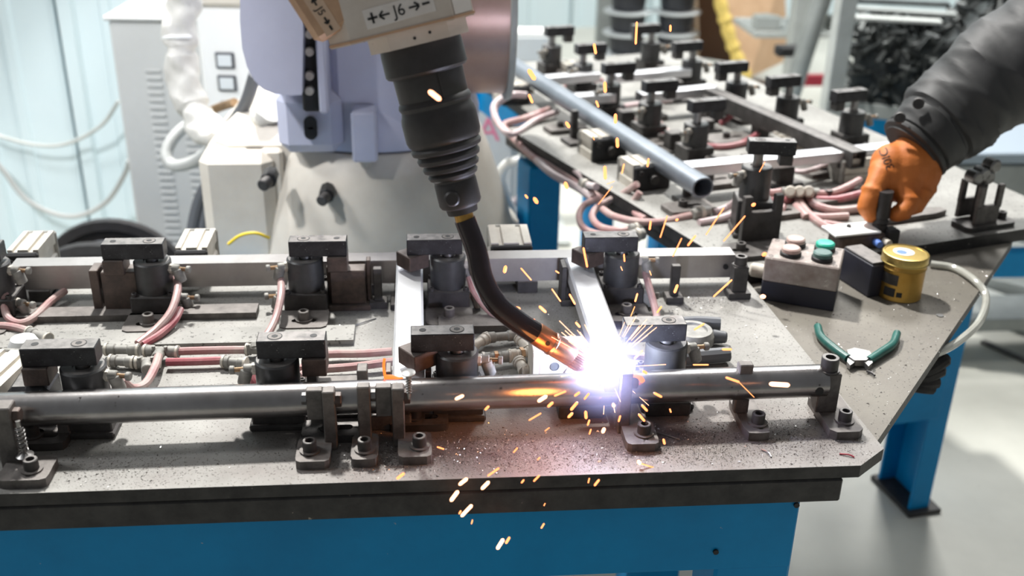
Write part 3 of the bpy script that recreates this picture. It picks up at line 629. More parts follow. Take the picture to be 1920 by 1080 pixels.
# valve block behind the nozzle
p = at(1050, 745, T); t = thing('valve_block', 'white speckled valve block behind the torch nozzle', 'valve', (p.x + .006, 1.165, T), 0)
MB().box((0, 0, .026), (.062, .05, .052), .002).build('block_body', 'labelwhite', t, world=False)
MB().box((-.036, 0, .028), (.008, .056, .060), .001).build('end_plate', 'fitcream', t, world=False)
MB().lathe((-.012, -.025, .036), (0, -1, 0), [(.006, 0), (.006, .0015), (.0048, .0015), (.0048, .0005), (0, .0005)], 16).build('port_ring', 'darkcable', t, world=False)
MB().tube([(.002, -.028, .004), (.004, -.03, .03), (.018, -.03, .036), (.026, -.03, .004)], .0035, 8).build('pipe_loop', 'fitcream', t, world=False)
# round grey cap and adjuster right of the arc
p = at(1300, 650, T + .0); t = thing('regulator_cap', 'round grey regulator cap behind the clamp right of the arc', 'regulator', (p.x, p.y + .01, T))
MB().lathe((0, 0, 0), (0, 0, 1), [(.026, 0), (.030, .004), (.030, .016), (.026, .022), (.020, .022), (.019, .019), (0, .019)], 28).build('cap_body', 'fitting', t, world=False)
MB().cyl((.026, -.004, .012), (.046, -.008, .012), .010, .008, seg=14, bev=.002).build('side_knob', 'darkcable', t, world=False)

# ------------------------------------------------------------------ control box, tin, pliers, small things on the right of the table
B0 = at(1424, 562, zs); B1 = at(1562, 585, zs); B2 = at(1628, 545, zs)
ux = (B1 - B0); W_ = ux.length; ux.normalize(); uy = V((-ux.y, ux.x, 0)); D_ = .082
t = thing('push_button_box', 'dusty grey push button box with four round buttons on a black base', 'control box', B0 + ux * W_ / 2 + uy * D_ / 2)
fr = frame(t.location, ux, uy, V((0, 0, 1)))
def wbox(c, d, bev=.001): return MB().box(c, d, bev, 0, fr)
wbox((0, 0, .016), (W_, D_, .032), .0015).build('base', 'boxbase', t)
hd = wbox((0, 0, .0515), (W_, D_, .039), .002); hd.build('housing', 'boxgrey', t)
for sx in (-1, 1):
    for sy in (-1, 1):
        MB().lathe(fr @ V((sx * (W_ / 2 - .008), sy * (D_ / 2 - .008), .0708)), (0, 0, 1), [(.0036, 0), (.0036, .0006), (.0028, .0006), (.0024, -.001), (0, -.001)], 12).build('cover_screw', 'darksteel', t)
for bx, by, top, lab in ((-.020, -.018, 'buttonpink', 'dusty pink button near the front'), (-.018, .022, 'buttonpink', 'dusty pink button at the back'), (.026, -.018, 'buttondim', 'dust-covered green button'), (.026, .022, 'buttongreen', 'bright green button')):
    c = fr @ V((bx, by, .071))
    bt = MB().lathe(c, (0, 0, 1), [(.0158, 0), (.0158, .005), (.0135, .007)], 24).build('button', 'black', t); bt['label'] = lab
    MB().lathe(c + V((0, 0, .006)), (0, 0, 1), [(.0142, 0), (.0142, .0055), (.012, .0075), (.004, .008)], 24).build('button_cap', top, bt)
gl = at(1413, 525, T - .006); MB().cyl(fr @ V((-W_ / 2 + .002, 0, .03)), fr @ V((-W_ / 2 - .024, 0, .03)), .011, seg=16, bev=.003).build('cable_gland', 'fitcream', t)
t = thing('small_box', 'small black box with cream side plate beside the button box', 'box', at(1628, 552, zs) + V((0, .028, 0)), .28)
MB().box((0, 0, .027), (.034, .075, .054), .002).build('body', 'boxbase', t, world=False)
MB().box((.0185, 0, .029), (.003, .072, .044), .0008).build('side_plate', 'fitcream', t, world=False)
MB().box((0, 0, .0555), (.032, .07, .003), .0012).build('lid', 'darksteel', t, world=False)
t = thing('tin_can', 'round gold tin can with lid, standing by the table edge', 'can', at(1684, 552, zs) + V((0, .0, 0)))
MB().lathe((0, 0, 0), (0, 0, 1), [(.0325, 0), (.0335, .0015), (.033, .003), (.033, .048), (.0342, .050), (.033, .052), (.033, .060)], 40).build('can_body', 'gold', t, world=False)
ld = MB().lathe((0, 0, .0575), (0, 0, 1), [(.0352, 0), (.0354, .001), (.0345, .002), (.0345, .012), (.0338, .0135), (.0318, .0138), (.0312, .0126), (.001, .0126)], 40).build('lid', 'goldlid', t, world=False)
MB().cyl((-.002, .004, .0701), (-.002, .004, .0706), .016, seg=20).build('lid_print', 'paleprint', ld, world=False)
MB().cyl((-.006, .002, .0706), (-.006, .002, .0709), .008, seg=9).build('lid_print', 'blueprint', ld, world=False)
def wrap(mb, a0, a1, z0, z1, r=.0332, n=8):
    vs = []; 
    for i in range(n + 1):
        a = a0 + (a1 - a0) * i / n
        for rr in (r, r + .0002):
            vs += [(rr * math.cos(a), rr * math.sin(a), z0), (rr * math.cos(a), rr * math.sin(a), z1)]
    fs = [(4 * i + 2, 4 * i + 6, 4 * i + 7, 4 * i + 3) for i in range(n)]
    return mb.add(vs, fs)
wrap(MB(), -2.75, -2.2, .008, .022).build('printed_label', 'black', t, world=False)
wrap(MB(), -2.13, -1.88, .009, .017).build('printed_label', 'ink', t, world=False)
wrap(MB(), -3.0, -2.15, .027, .044).build('printed_label', 'darksteel', t, world=False)
for i, (y0, y1, lab) in enumerate(((488, 494, 'upper black cable between end stop and button box'), (498, 503, 'middle black cable between end stop and button box'), (512, 518, 'lower black cable between end stop and button box'))):
    solo('black_cable', MB().tube([at(1330, y0 - 22, zs + .006), at(1375, y0 - 8, zs + .008), at(1405, y0, zs + .012), at(1436, y1, zs + .012)], .0045, 8), 'darkcable', lab, 'cable', 'black cables at the button box')
# pliers
t = thing('cutting_pliers', 'diagonal cutting pliers with two green grips lying open on the table', 'pliers', at(1610, 670, zs))
for nm, pts in (('left', [(1533, 612), (1540, 632), (1566, 655), (1590, 672)]), ('right', [(1682, 625), (1674, 645), (1650, 662), (1628, 676)])):
    P = [at(a, b, zs + .008) for a, b in pts]
    MB().tube(P, .006, 12, 8, rad=lambda s: .0062 - .0012 * abs(s - .5)).build('grip', 'greengrip', t)
j = at(1611, 678, zs)
poly = [at(a, b, zs) - j for a, b in ((1586, 670), (1600, 666), (1628, 672), (1632, 680), (1622, 690), (1600, 690), (1588, 682))]
MB().prism([(p.x, p.y) for p in reversed(poly)], .003, .012, M.Translation(j)).build('joint', 'zinc', t)
for pts in (((1588, 680), (1602, 690), (1592, 697), (1586, 690)), ((1632, 680), (1618, 690), (1626, 699), (1634, 692))):
    q = [at(a, b, zs) - j for a, b in pts]; MB().prism([(p.x, p.y) for p in q], .003, .010, M.Translation(j)).build('jaw', 'zinc', t)
MB().tube([at(1625, 696, zs + .003), at(1634, 699, zs + .003), at(1640, 704, zs + .003)], .0016, 6).build('pivot_stub', 'darksteel', t)
# hoses and offcuts
solo('clear_hose', MB().tube([at(1745, 495, zs + .006), at(1790, 503, zs + .006), at(1830, 528, zs + .008), aty(1849, 560, 1.42), aty(1835, 605, 1.36), aty(1790, 645, 1.30), aty(1735, 672, 1.25), aty(1700, 690, 1.24), aty(1690, 720, 1.26)], .006, 10, 8), 'clearhose', 'clear plastic hose looping over the right table edge', 'hose')
for lab, a, b, m in (('short bent wire offcut by the slanted foot', (1428, 842), (1446, 857), 'zinc'), ('tiny rusty wire offcut near the clipped corner', (1574, 851), (1602, 857), 'redpaint'), ('long fine wire offcut right of the arc bracket', (1210, 808), (1275, 824), 'zinc'), ('pale wire offcut behind the purple-lit block', (650, 615), (705, 597), 'zinc')):
    p0 = at(a[0], a[1], T + .001); p1 = at(b[0], b[1], T + .001)
    solo('wire_offcut', MB().tube([p0, (p0 + p1) / 2 + V((.002, 0, .001)), p1], .0009, 6), m, lab, 'wire', 'wire offcuts on the plate')
for lab, px, py in (('small washer lying behind the pipe near its right end', 1401, 681), ('bright metal disc lying in front of the tin', 1762, 592)):
    p = at(px, py, T if px < 1450 else zs); solo('loose_washer', MB().lathe(p, (0, 0, 1), [(.0025, .0012), (.0025, 0), (.0055, 0), (.0055, .0012), (.0025, .0012)], 16), 'zinc', lab, 'washer')
# dark work glove hanging under the table edge
t = thing('work_glove', 'dark dirty work glove tucked under the right table edge', 'glove', aty(1720, 705, 1.30))
base = aty(1690, 715, 1.32)
MB().sphere(base, .035, sc=(1, .6, .6)).build('palm', 'darkglove', t)
for px, py in ((1780, 668), (1772, 690), (1762, 715), (1752, 728)):
    e = aty(px, py, 1.30); MB().tube([base, (base + e) / 2 + V((0, -.01, .004)), e], .011, 10, 6, rad=lambda s: .013 - .003 * s - (.006 if s > .97 else 0)).build('finger', 'darkglove', t)
MB().box((1.02, 1.62, .0), (.001, .001, .001)) if False else None

# ------------------------------------------------------------------ welding torch and robot
ta = dep(787, 78, 1.105); tb = dep(868, 398, 1.155); ax = (tb - ta).normalized(); TL = (tb - ta).length
toc = (CAM - ta); nrm = (toc - ax * toc.dot(ax)).normalized(); rgt = nrm.cross(ax) * 1.0
if rgt.x < 0: rgt = -rgt
t = thing('welding_torch', 'black welding torch with ribbed rubber boot, curved neck and copper nozzle', 'torch', ta)
k = TL / 0.175
prof = [(.043, 0), (.0435, .006), (.044, .027), (.042, .0295), (.0375, .031), (.0372, .054), (.036, .056)]
MB().lathe(ta, ax, [(r, s * k) for r, s in prof], 40).build('boot_collar', 'rubber', t)
prof = [(.036, .054), (.0385, .0565), (.0395, .060), (.0375, .064), (.0385, .068), (.0395, .070), (.0405, .075), (.0405, .094), (.039, .0985), (.0365, .101), (.0385, .1045), (.0375, .108), (.0325, .1105), (.0345, .1145), (.0335, .118),
        (.029, .1205), (.031, .124), (.030, .1275), (.0255, .130), (.0275, .133), (.0262, .136), (.0232, .138), (.0225, .140), (.0232, .142), (.0232, .164), (.0215, .167), (.0175, .169), (.0165, .175)]
MB().lathe(ta, ax, [(r, s * k) for r, s in prof], 40).build('ribbed_boot', 'rubber', t)
MB().box((0, 0, 0), (.002, .002, .027), .0006, 0, frame(ta + ax * .043 * k + rgt * .010 + nrm * .0366, rgt, nrm, ax)).build('seam_rib', 'rubber', t)
MB().cyl(ta + ax * .155 * k - rgt * .008 + nrm * .020, ta + ax * .155 * k - rgt * .008 + nrm * .026, .0085, seg=18, bev=.002).build('boot_button', 'rubber', t)
MB().cyl(tb - ax * .003, tb + ax * .012, .0105, seg=22, bev=.0008).build('brass_ring', 'brass', t)
nk = [tb + ax * .008, dep(893, 470, 1.165), dep(905, 522, 1.17), dep(930, 568, 1.178), dep(972, 604, 1.19), dep(1012, 630, 1.20)]
MB().tube(nk, .0118, 18, 8, rad=lambda s: .0118 + .001 * s).build('swan_neck', 'neck', t)
n0 = dep(1003, 624, 1.198); n1 = dep(1098, 684, 1.222); nd = (n1 - n0).normalized(); NL = (n1 - n0).length
MB().lathe(n0, nd, [(.0125, 0), (.0132, .001), (.0132, NL * .30), (.0128, NL * .31)], 26).build('neck_sleeve', 'copper', t)
nz = MB(); 
nz.lathe(n0 + nd * NL * .30, nd, [(.0134, 0), (.0140, .001), (.0140, .004), (.0132, .005), (.0132, NL * .40), (.0124, NL * .42)], 30)
nz.build('nozzle', 'nozzle', t)
kn = MB(); kn.lathe(n0 + nd * NL * .70, nd, [(.0124, 0), (.0124, NL * .2), (.0100, NL * .28), (.0075, NL * .28), (.0075, NL * .2)], 30); kn = kn.build('nozzle_tip', 'nozzle', t)
x_, y_, z_ = basis(nd)
for i in range(30):
    a = 2 * PI * i / 30; d = x_ * math.cos(a) + y_ * math.sin(a); c = n0 + nd * NL * .71 + d * .0123
    MB().box((0, 0, NL * .09), (.0012, .0012, NL * .18), .0003, 0, frame(c, d.cross(nd), d, nd)).build('knurl', 'nozzle', kn)
MB().cyl(n1 - nd * .004, n1 + nd * .012, .0022, seg=10).build('contact_tip', 'copper', t)
MB().cyl(n0 + nd * NL * .22 + nrm * .0128, n0 + nd * NL * .22 + nrm * .0138, .0028, seg=14).build('set_screw', 'black', t)

# robot
rb = V((-0.09, 2.16, 0))
t = thing('welding_robot', 'cream and bluish white welding robot standing behind the table', 'robot', rb)
MB().lathe(rb + V((0, 0, .605)), (0, 0, 1), [(.300, 0), (.300, .022), (.285, .03), (.270, .09), (.240, .18), (.218, .238), (.212, .243)], 56).build('base_casting', 'cream', t)
MB().box(rb + V((-.16, .03, .745)), (.30, .36, .27), .03).build('base_housing', 'cream', t)
MB().box(rb + V((-.215, -.155, .745)), (.075, .02, .20), .008).build('housing_rib', 'cream', t)
MB().box(rb + V((-.265, -.02, .725)), (.14, .34, .24), .02).build('connector_housing', 'cream', t)
MB().lathe(rb + V((0, 0, .851)), (0, 0, 1), [(.208, 0), (.212, .004), (.212, .04), (.20, .08), (.18, .11), (.16, .13)], 56).build('turntable', 'robotwhite', t)
sh = MB().box(rb + V((.035, .0, 1.03)), (.29, .40, .36), .05).build('shoulder', 'robotwhite', t)
MB().box(rb + V((-.115, -.165, .915)), (.12, .13, .12), .02).build('shoulder_foot', 'robotwhite', t)
p = aty(583, 238, 1.925); MB().lathe(p + V((0, -.004, 0)), (0, -1, 0), [(.0125, 0), (.0125, .004)], 20).build('cable_hole', 'black', t)
MB().box(p + V((0, -.006, 0)), (.024, .005, .022), .002).build('cable_hole', 'black', t)
for i, c in enumerate(((-1, 1))):
    MB().lathe(p + V((0, -.0042, c * .010)), (0, -1, 0), [(.0122, 0), (.0122, .0045)], 20).build('cable_hole', 'black', t)
p = aty(684, 250, 1.93); MB().box(p, (.046, .06, .095), .004).build('stop_lug', 'robotwhite', t)
q = p + V((0, -.004, -.05)); MB().lathe(q, (0, 0, -1), [(.012, 0), (.012, .006), (.009, .006), (.009, .012), (.006, .016)], 16).build('lug_bolt', 'fitcream', t)
# arm link on the left with its gap
c0 = aty(526, 75, 1.92)
lp = [aty(a_, b_, 1.85) - aty(526, 75, 1.85) for a_, b_ in ((452, -200), (450, -60), (450, 40), (454, 90), (463, 125), (476, 150), (494, 168), (515, 176), (545, 179), (566, 178), (568, 60), (568, -200))]
MB().prism([(p[0], p[2]) for p in reversed(lp)], -.07, .07, frame(V((aty(526, 75, 1.85).x, 1.92, aty(526, 75, 1.85).z)), V((1, 0, 0)), V((0, 0, 1)), V((0, -1, 0)))).build('arm_link', 'robotwhite', t)
g0 = aty(590, 100, 1.93)
MB().box(g0 + V((.016, .0, .105)), (.016, .12, .40), .004).build('joint_cover', 'robotwhite', t)
MB().box(g0 + V((-.006, .03, .1)), (.036, .12, .40), .004).build('joint_gap', 'black', t)
for i, py in enumerate((20, 62, 95, 140, 168)):
    c = aty(581, py, 1.895); MB().cyl(c, c + V((0, -.012, 0)), .008, seg=12, bev=.001).build('joint_bolt', 'fitcream', t)
# upper arm and forearm, mostly above the frame
e0 = c0 + V((.03, .04, .45)); e1 = e0 + V((.12, .0, .35)); e2 = ta - ax * .13 + V((-.015, .01, .0))
MB().tube([c0 + V((0, .0, .16)), e0, e1], .085, 20, 6).build('upper_arm', 'robotwhite', t)
MB().sphere(e1, .11, 20, 12).build('elbow_joint', 'robotwhite', t)
MB().tube([e1, e1 * .5 + e2 * .5 + V((0, 0, .03)), e2], .07, 20, 6).build('forearm', 'wristpaint', t)
# wrist block with its labels
fw_ = frame(ta, rgt, nrm, ax)               # x right, y to the viewer, z down the torch axis
def oct_(w_, d_, c): return [(-w_ + c, -d_), (w_ - c, -d_), (w_, -d_ + c), (w_, d_ - c), (w_ - c, d_), (-w_ + c, d_), (-w_, d_ - c), (-w_, -d_ + c)]
wr = MB().prism([(p[0] - .014, p[1]) for p in oct_(.074, .060, .022)], -.16, -.014, fw_).build('wrist_block', 'wristpaint', t)
MB().prism(oct_(.051, .050, .020), -.014, .001, fw_).build('wrist_flange', 'wristpaint', t)
MB().prism([(p[0] - .014, p[1]) for p in oct_(.075, .061, .022)], -.018, -.0155, fw_).build('wrist_seam', 'tan', t)
for x, z in ((-.004, -.006), (.012, -.008)): MB().cyl(fw_ @ V((x, .0500, z)), fw_ @ V((x, .0506, z)), .0016, seg=10).build('flange_hole', 'black', t)
tl = math.radians(18)
fj = fw_ @ M.Translation((-.089, .012, -.093)) @ M.Rotation(tl, 4, 'Y')
side = MB().box((0, 0, 0), (.062, .095, .13), .006, 0, fj).build('wrist_side_cover', 'tan', t)
MB().box((.042, .0, .035), (.03, .09, .05), .004, 0, fj).build('wrist_shoulder', 'wristpaint', t)
def lab_frame(base, x, z, y, ang=0.0): return base @ M.Translation((x, y, z)) @ M.Rotation(-PI / 2, 4, 'X') @ M.Rotation(ang, 4, 'Z')
lf = lab_frame(fw_, -.002, -.062, .0602)
# text plane: local x = right, local y = up (towards -axis)
upv = -ax
tf = frame(fw_ @ V((-.012, .0604, -.035)), rgt, upv, nrm) @ M.Rotation(0.03, 4, 'Z')
lb = MB().box((0, 0, 0), (.070, .019, .0006), .0002, 0, tf).build('axis_label', 'labelwhite', wr)
def glyphs(tf, lb, J, sx=1.0, vert=False):
    """plus, arrow, axis name, arrow, minus along local x"""
    bar = lambda x, y, w_, h_, r=0: MB().box((0, 0, 0), (w_, h_, .0005), 0, 0, tf @ M.Translation((x, y, .0006)) @ M.Rotation(r, 4, 'Z')).build('symbol', 'ink', lb)
    bar(-.036 * sx, 0, .013 * sx, .0022); bar(-.036 * sx, 0, .0022, .014 * sx)
    for s in (-1, 1):
        bar(s * .0195 * sx, 0, .013 * sx, .0018); 
        for r in (.7, -.7): bar(s * (.0195 + .0045) * sx, (-.0028 if r * s > 0 else .0028) * sx * -1 * (1 if True else 1), .0075 * sx, .0018, -r if s > 0 else -r)
    bar(.036 * sx, 0, .010 * sx, .0022)
    text(J, .021 * sx, tf @ M.Translation((0, 0, .0006)), 'ink', lb)
glyphs(tf, lb, 'J6', .75)
jx = V((fj[0][0], fj[1][0], fj[2][0])); jy = V((fj[0][1], fj[1][1], fj[2][1])); jz = V((fj[0][2], fj[1][2], fj[2][2]))
tf = frame(fj @ V((-.010, .0478, .040)), jz, jx, jy)
lb = MB().box((0, 0, 0), (.047, .016, .0006), .0002, 0, tf).build('axis_label', 'labeltan', side)
glyphs(tf, lb, 'J5', .50)
c = fw_ @ V((.050, .052, -.028)); MB().box((0, 0, 0), (.026, .018, .0008), .0002, 0, frame(fw_ @ V((.0495, .0495, -.028)), (rgt - nrm).normalized(), upv, (rgt + nrm).normalized())).build('rating_plate', 'labelwhite', wr)
# dark plugs on the base
for px, py, r in ((497, 341, .016), (606, 370, .015)):
    p = aty(px + 6, py - 2, 1.90); pl_ = MB().cyl(p + V((0, .04, 0)), p, r, seg=8, bev=.002).build('plug', 'black', t)
    MB().cyl(p, p + V((-.008, -.022, -.002)), r * .72, seg=14, bev=.002).build('plug_pin', 'darksteel', pl_)
MB().tube([aty(428, 458, 1.84), aty(450, 442, 1.84), aty(478, 437, 1.84), aty(505, 446, 1.85)], .003, 8).build('earth_wire', 'yellow', t)
MB().box((rb.x - .25, rb.y - .12, .34), (.36, .42, .66), .01).build('pedestal_block', 'blue', t) if False else None
# robot pedestal
pd_ = thing('robot_pedestal', 'blue steel pedestal just showing under the robot base', 'pedestal', (rb.x - .02, rb.y, 0))
MB().box((rb.x - .02, rb.y + .02, .295), (.52, .44, .59), .006).build('pedestal_box', 'blue', pd_)
MB().box((rb.x - .02, rb.y + .0, .597), (.60, .52, .014), .003).build('pedestal_top', 'blue', pd_)

# wire spool on the robot
c = aty(905, 0, 2.10); t = thing('wire_spool', 'copper coloured wire spool behind the torch boot', 'spool', c - V((0, 0, .19)))
MB().lathe(c + V((-.09, 0, 0)), (1, 0, 0), [(.178, 0), (.178, .13)], 48).build('wire_winding', 'spoolwire', t)
for xx in (-.10, .04): MB().lathe(c + V((xx, 0, 0)), (1, 0, 0), [(.19, 0), (.192, .002), (.192, .010), (.19, .012), (.05, .012)], 48).build('flange', 'palesteel', t)
MB().tube([c + V((-.08, .02, 0)), c + V((-.2, .02, .0)), c + V((-.3, .0, .05))], .02, 12).build('spool_shaft', 'darksteel', t)

# ------------------------------------------------------------------ left background
cy = 2.86
t = thing('power_cabinet', 'pale grey louvred cabinet against the light blue wall', 'cabinet', (-0.70, cy + .2, 0))
cz = aty(205, 38, cy).z
fc = frame(V((aty(232, 250, cy).x, cy, 0)), V((math.cos(-.06), math.sin(-.06), 0)), V((math.sin(.06), math.cos(.06), 0)), V((0, 0, 1)))
MB().box((.23, .20, cz / 2), (.46, .40, cz), .006, 0, fc).build('cabinet_body', 'cabinet', t)
MB().box((.23, .20, cz + .006), (.48, .42, .012), .004, 0, fc).build('top_cover', 'cabinet', t)
for cxx in (.10, .185):
    for k in range(26):
        MB().box((cxx, -.003, cz - .13 - k * .020), (.042, .006, .006), .002, 0, fc @ M.Translation((0, 0, 0))).build('louvre', 'cabinet', t)
# switch box behind the jacketed hose
p = aty(430, 130, 2.62); t = thing('switch_box', 'white box with two square switches beside the jacketed hose', 'switch box', p + V((.02, .06, -.14)))
fs_ = frame(p, V((.995, -.1, 0)), V((.1, .995, 0)), V((0, 0, 1)))
MB().box((.01, .06, .0), (.16, .12, .30), .008, 0, fs_).build('box_body', 'whitepaint', t)
MB().box((.01, .06, .20), (.17, .14, .10), .01, 0, fs_).build('box_hood', 'cream', t)
for z in (.022, -.034):
    sw = MB().box((-.008, -.002, z), (.046, .008, .040), .003, 0, fs_).build('switch_frame', 'darkcable', t)
    MB().box((-.008, -.006, z), (.034, .004, .028), .002, 0, fs_).build('switch_rocker', 'plastic', sw)
MB().box((-.008, -.002, -.085), (.04, .004, .012), .001, 0, fs_).build('switch_frame', 'darkcable', t)
MB().cyl(fs_ @ V((.01, .06, -.15)), V((p.x + .01, p.y + .06, 0)), .03, seg=14).build('stand_pole', 'palesteel', t)
# jacketed hose
J = [aty(352, -60, 2.3), aty(345, 0, 2.3), aty(337, 70, 2.28), aty(345, 150, 2.26), aty(368, 215, 2.22), aty(405, 255, 2.16), aty(450, 262, 2.12), aty(490, 232, 2.08), aty(505, 205, 2.05)]
random.seed(3)
JP = catmull(J, 12)
def rj(q, a): return (.034 if q < .80 else .027) * (1 + .09 * math.sin(3 * a + q * 34) + .08 * math.sin(2 * a - q * 61 + 1) + .05 * math.sin(5 * a + q * 90) - (.16 if abs((q * 5.2) % 1 - .5) < .06 else 0))
mb = loft(JP, rj, 28)
t = thing('jacketed_hose', 'cable bundle in a crumpled white fabric sleeve left of the robot', 'hose', J[4])
mb.build('fabric_sleeve', 'sock', t)
for i in (2,):
    d = (J[i + 1] - J[i]).normalized(); MB().cyl(J[i] - d * .004, J[i] + d * .004, .037 if i < 6 else .033, seg=18, bev=.002).build('tie_band', 'whitepaint', t)
# loose cables
solo('grey_cable', MB().tube([aty(405, 240, 2.4), aty(360, 232, 2.4), aty(326, 258, 2.38), aty(312, 290, 2.36), aty(325, 310, 2.34), aty(360, 305, 2.30), aty(395, 282, 2.25), aty(420, 262, 2.22)], .014, 12, 8), 'greycable', 'thick light grey cable looping out below the fabric sleeve', 'cable')
solo('dark_cable', MB().tube([aty(478, 140, 2.12), aty(462, 190, 2.14), aty(440, 225, 2.16), aty(415, 250, 2.2)], .013, 12, 8), 'darkcable', 'thick dark grey cable running down from the robot arm', 'cable')
solo('olive_cable', MB().tube([aty(440, 192, 2.3), aty(415, 200, 2.34), aty(392, 210, 2.36), aty(370, 225, 2.38)], .010, 10, 6), 'goldalu', 'thin olive cable beside the switch box', 'cable')
for i, (a, b_, c_, r, lab) in enumerate((((402, 320), (372, 380), (356, 470), .013, 'leftmost black cable hanging beside the robot base'), ((410, 325), (388, 390), (374, 475), .012, 'middle black cable hanging beside the robot base'), ((425, 368), (396, 405), (388, 475), .008, 'thin right black cable hanging beside the robot base'), ((436, 430), (424, 455), (418, 490), .008, 'short dark cable at the foot of the robot base'))):
    solo('black_cable', MB().tube([aty(a[0] + 14, a[1] - 6, 2.18), aty(a[0], a[1] + 4, 2.2), aty(b_[0], b_[1], 2.2), aty(c_[0], c_[1], 2.18), aty(c_[0] - 4, c_[1] + 120, 2.18)], r, 10, 8), 'darkcable', lab, 'cable', 'black cables left of the robot')
t = thing('cable_plug', 'pale cable connector on the left side of the robot base', 'plug', aty(412, 320, 2.14))
MB().cyl(aty(398, 312, 2.14), aty(424, 318, 2.14), .018, seg=14, bev=.004).build('plug_shell', 'plastic', t)
MB().cyl(aty(412, 368, 2.14), aty(426, 365, 2.14), .012, seg=14, bev=.003).build('plug_shell', 'plastic', t)
# wall cables
solo('wall_cable', MB().tube([aty(-40, 280, 3.30), aty(0, 312, 3.30), aty(45, 370, 3.30), aty(100, 400, 3.30), aty(150, 404, 3.29), aty(200, 378, 3.26), aty(232, 330, 3.2), aty(243, 300, 3.15)], .008, 8, 6), 'greycable', 'lower grey cable sagging across the blue wall', 'cable')
solo('wall_cable', MB().tube([aty(-40, 235, 3.31), aty(0, 255, 3.31), aty(70, 272, 3.31), aty(130, 268, 3.31), aty(190, 235, 3.29), aty(222, 190, 3.27)], .006, 8, 6), 'palesteel', 'upper pale cable sagging across the blue wall', 'cable')
# cable drum behind the tube
c = aty(195, 520, 2.55); t = thing('cable_drum', 'black cable drum standing behind the square tube', 'drum', V((c.x, 2.55, 0)))
DZ = aty(190, 437, 2.55).z - .20
for yy, nm in ((2.47, 'flange'), (2.63, 'flange')):
    MB().lathe((c.x, yy, DZ), (0, 1, 0), [(.10, .015), (.165, .015), (.175, 0), (.20, 0), (.20, .025), (.1, .025)], 40).build(nm, 'rubber', t)
MB().lathe((c.x, 2.48, DZ), (0, 1, 0), [(.12, 0), (.15, .02), (.15, .15), (.12, .16)], 40).build('drum_core', 'darkcable', t)
MB().box((c.x, 2.57, (DZ - .17) / 2), (.3, .22, DZ - .17), .01).build('drum_stand', 'darkcable', t)
# grey cupboard with pink characters behind the torch boot
p = aty(930, 230, 2.95); t = thing('grey_cupboard', 'light grey cupboard with pink lettering behind the torch boot', 'cupboard', (p.x - .12, 3.15, 0))
MB().box((p.x - .14, 3.15, .37), (.42, .36, .74), .006).build('cupboard_body', 'cabinet', t)
MB().box((p.x - .14, 2.968, .37), (.38, .006, .68), .002).build('cupboard_door', 'cabinet', t)
text('AT', .10, frame(aty(935, 245, 2.963), V((1, 0, 0)), V((0, 0, 1)), V((0, -1, 0))), 'pinkink', t)
# teach pendant like white case with yellow base
p = aty(995, 95, 3.6); t = thing('white_case', 'white instrument case with yellow bumper beyond the rear jig', 'case', p - V((0, 0, .12)))
MB().box(p + V((0, .03, .0)), (.17, .06, .14), .012).build('case_body', 'whitepaint', t)
MB().box(p + V((0, .03, -.085)), (.16, .065, .03), .01).build('bumper', 'yellow', t)
MB().box(p + V((0, -.002, .005)), (.11, .004, .08), .002).build('screen', 'plastic', t)
MB().box(p + V((0, .035, -.30)), (.05, .05, .40), .004).build('stand_pole', 'palesteel', t)
MB().box(p + V((0, .035, -p.z + .01)), (.3, .3, .02), .004).build('stand_foot', 'palesteel', t)
MB().box(p + V((0, .035, (-.50 - p.z) / 2 + .005)), (.05, .05, max(.05, p.z - .50)), .004).build('stand_pole', 'palesteel', t)

# ------------------------------------------------------------------ rear welding jig, turned about 16 degrees
RZ = math.atan2(.284, .959); O = V((.50, 1.475, 0)); vv = V((math.cos(RZ), math.sin(RZ), 0)); uu = V((-math.sin(RZ), math.cos(RZ), 0))
def RJ(a, b, z=T): return O + vv * a + uu * b + V((0, 0, z))
fr2 = frame(O, vv, uu, V((0, 0, 1)))
t = thing('rear_welding_table', 'rear blue welding table turned aside, crowded with clamps and hoses', 'table', RJ(.33, .7, 0), 0)
RW_, RL_ = .70, 1.42
rt_ = T + .006
MB().prism([(0, 0), (RW_, 0), (RW_, RL_), (.02, RL_), (.02, .86), (-.072, .86)], rt_ - .022, rt_, fr2).build('table_top', 'plate_rear', t)
dark_sides([c for c in t.children if c.name.startswith('table_top')][0])
fr3 = fr2 @ M.Rotation(.0843, 4, 'Z')
MB().box((.013, .43, rt_ - .032), (.024, .86, .02), .002, 0, fr3).build('edge_bar', 'edge', t)
MB().box((.035, .46, rt_ - .075), (.03, .78, .066), .003, 0, fr3)
MB().box((.06, 1.12, rt_ - .075), (.03, .56, .066), .003, 0, fr2).build('side_beam', 'blue', t)
MB().box((RW_ - .03, RL_ / 2 + .06, rt_ - .075), (.03, RL_ - .12, .066), .003, 0, fr2).build('side_beam', 'blue', t)
MB().box((RW_ / 2, .13, rt_ - .075), (RW_ - .06, .03, .066), .003, 0, fr2).build('cross_beam', 'blue', t)
MB().box((RW_ / 2, RL_ - .05, rt_ - .075), (RW_ - .06, .03, .066), .003, 0, fr2).build('cross_beam', 'blue', t)
for a, b_ in ((-.022, .775), (RW_ - .05, RL_ - .06), (.42, RL_ - .06)):
    MB().box((a, b_, (rt_ - .06) / 2), (.075, .075, rt_ - .06), .004, 0, fr2).build('leg', 'blue', t)
    MB().box((a, b_, .006), (.13, .13, .012), .002, 0, fr2).build('foot', 'edge', t)
MB().box((.05, 1.05, .22), (.04, .6, .05), .003, 0, fr2).build('stretcher', 'blue', t)
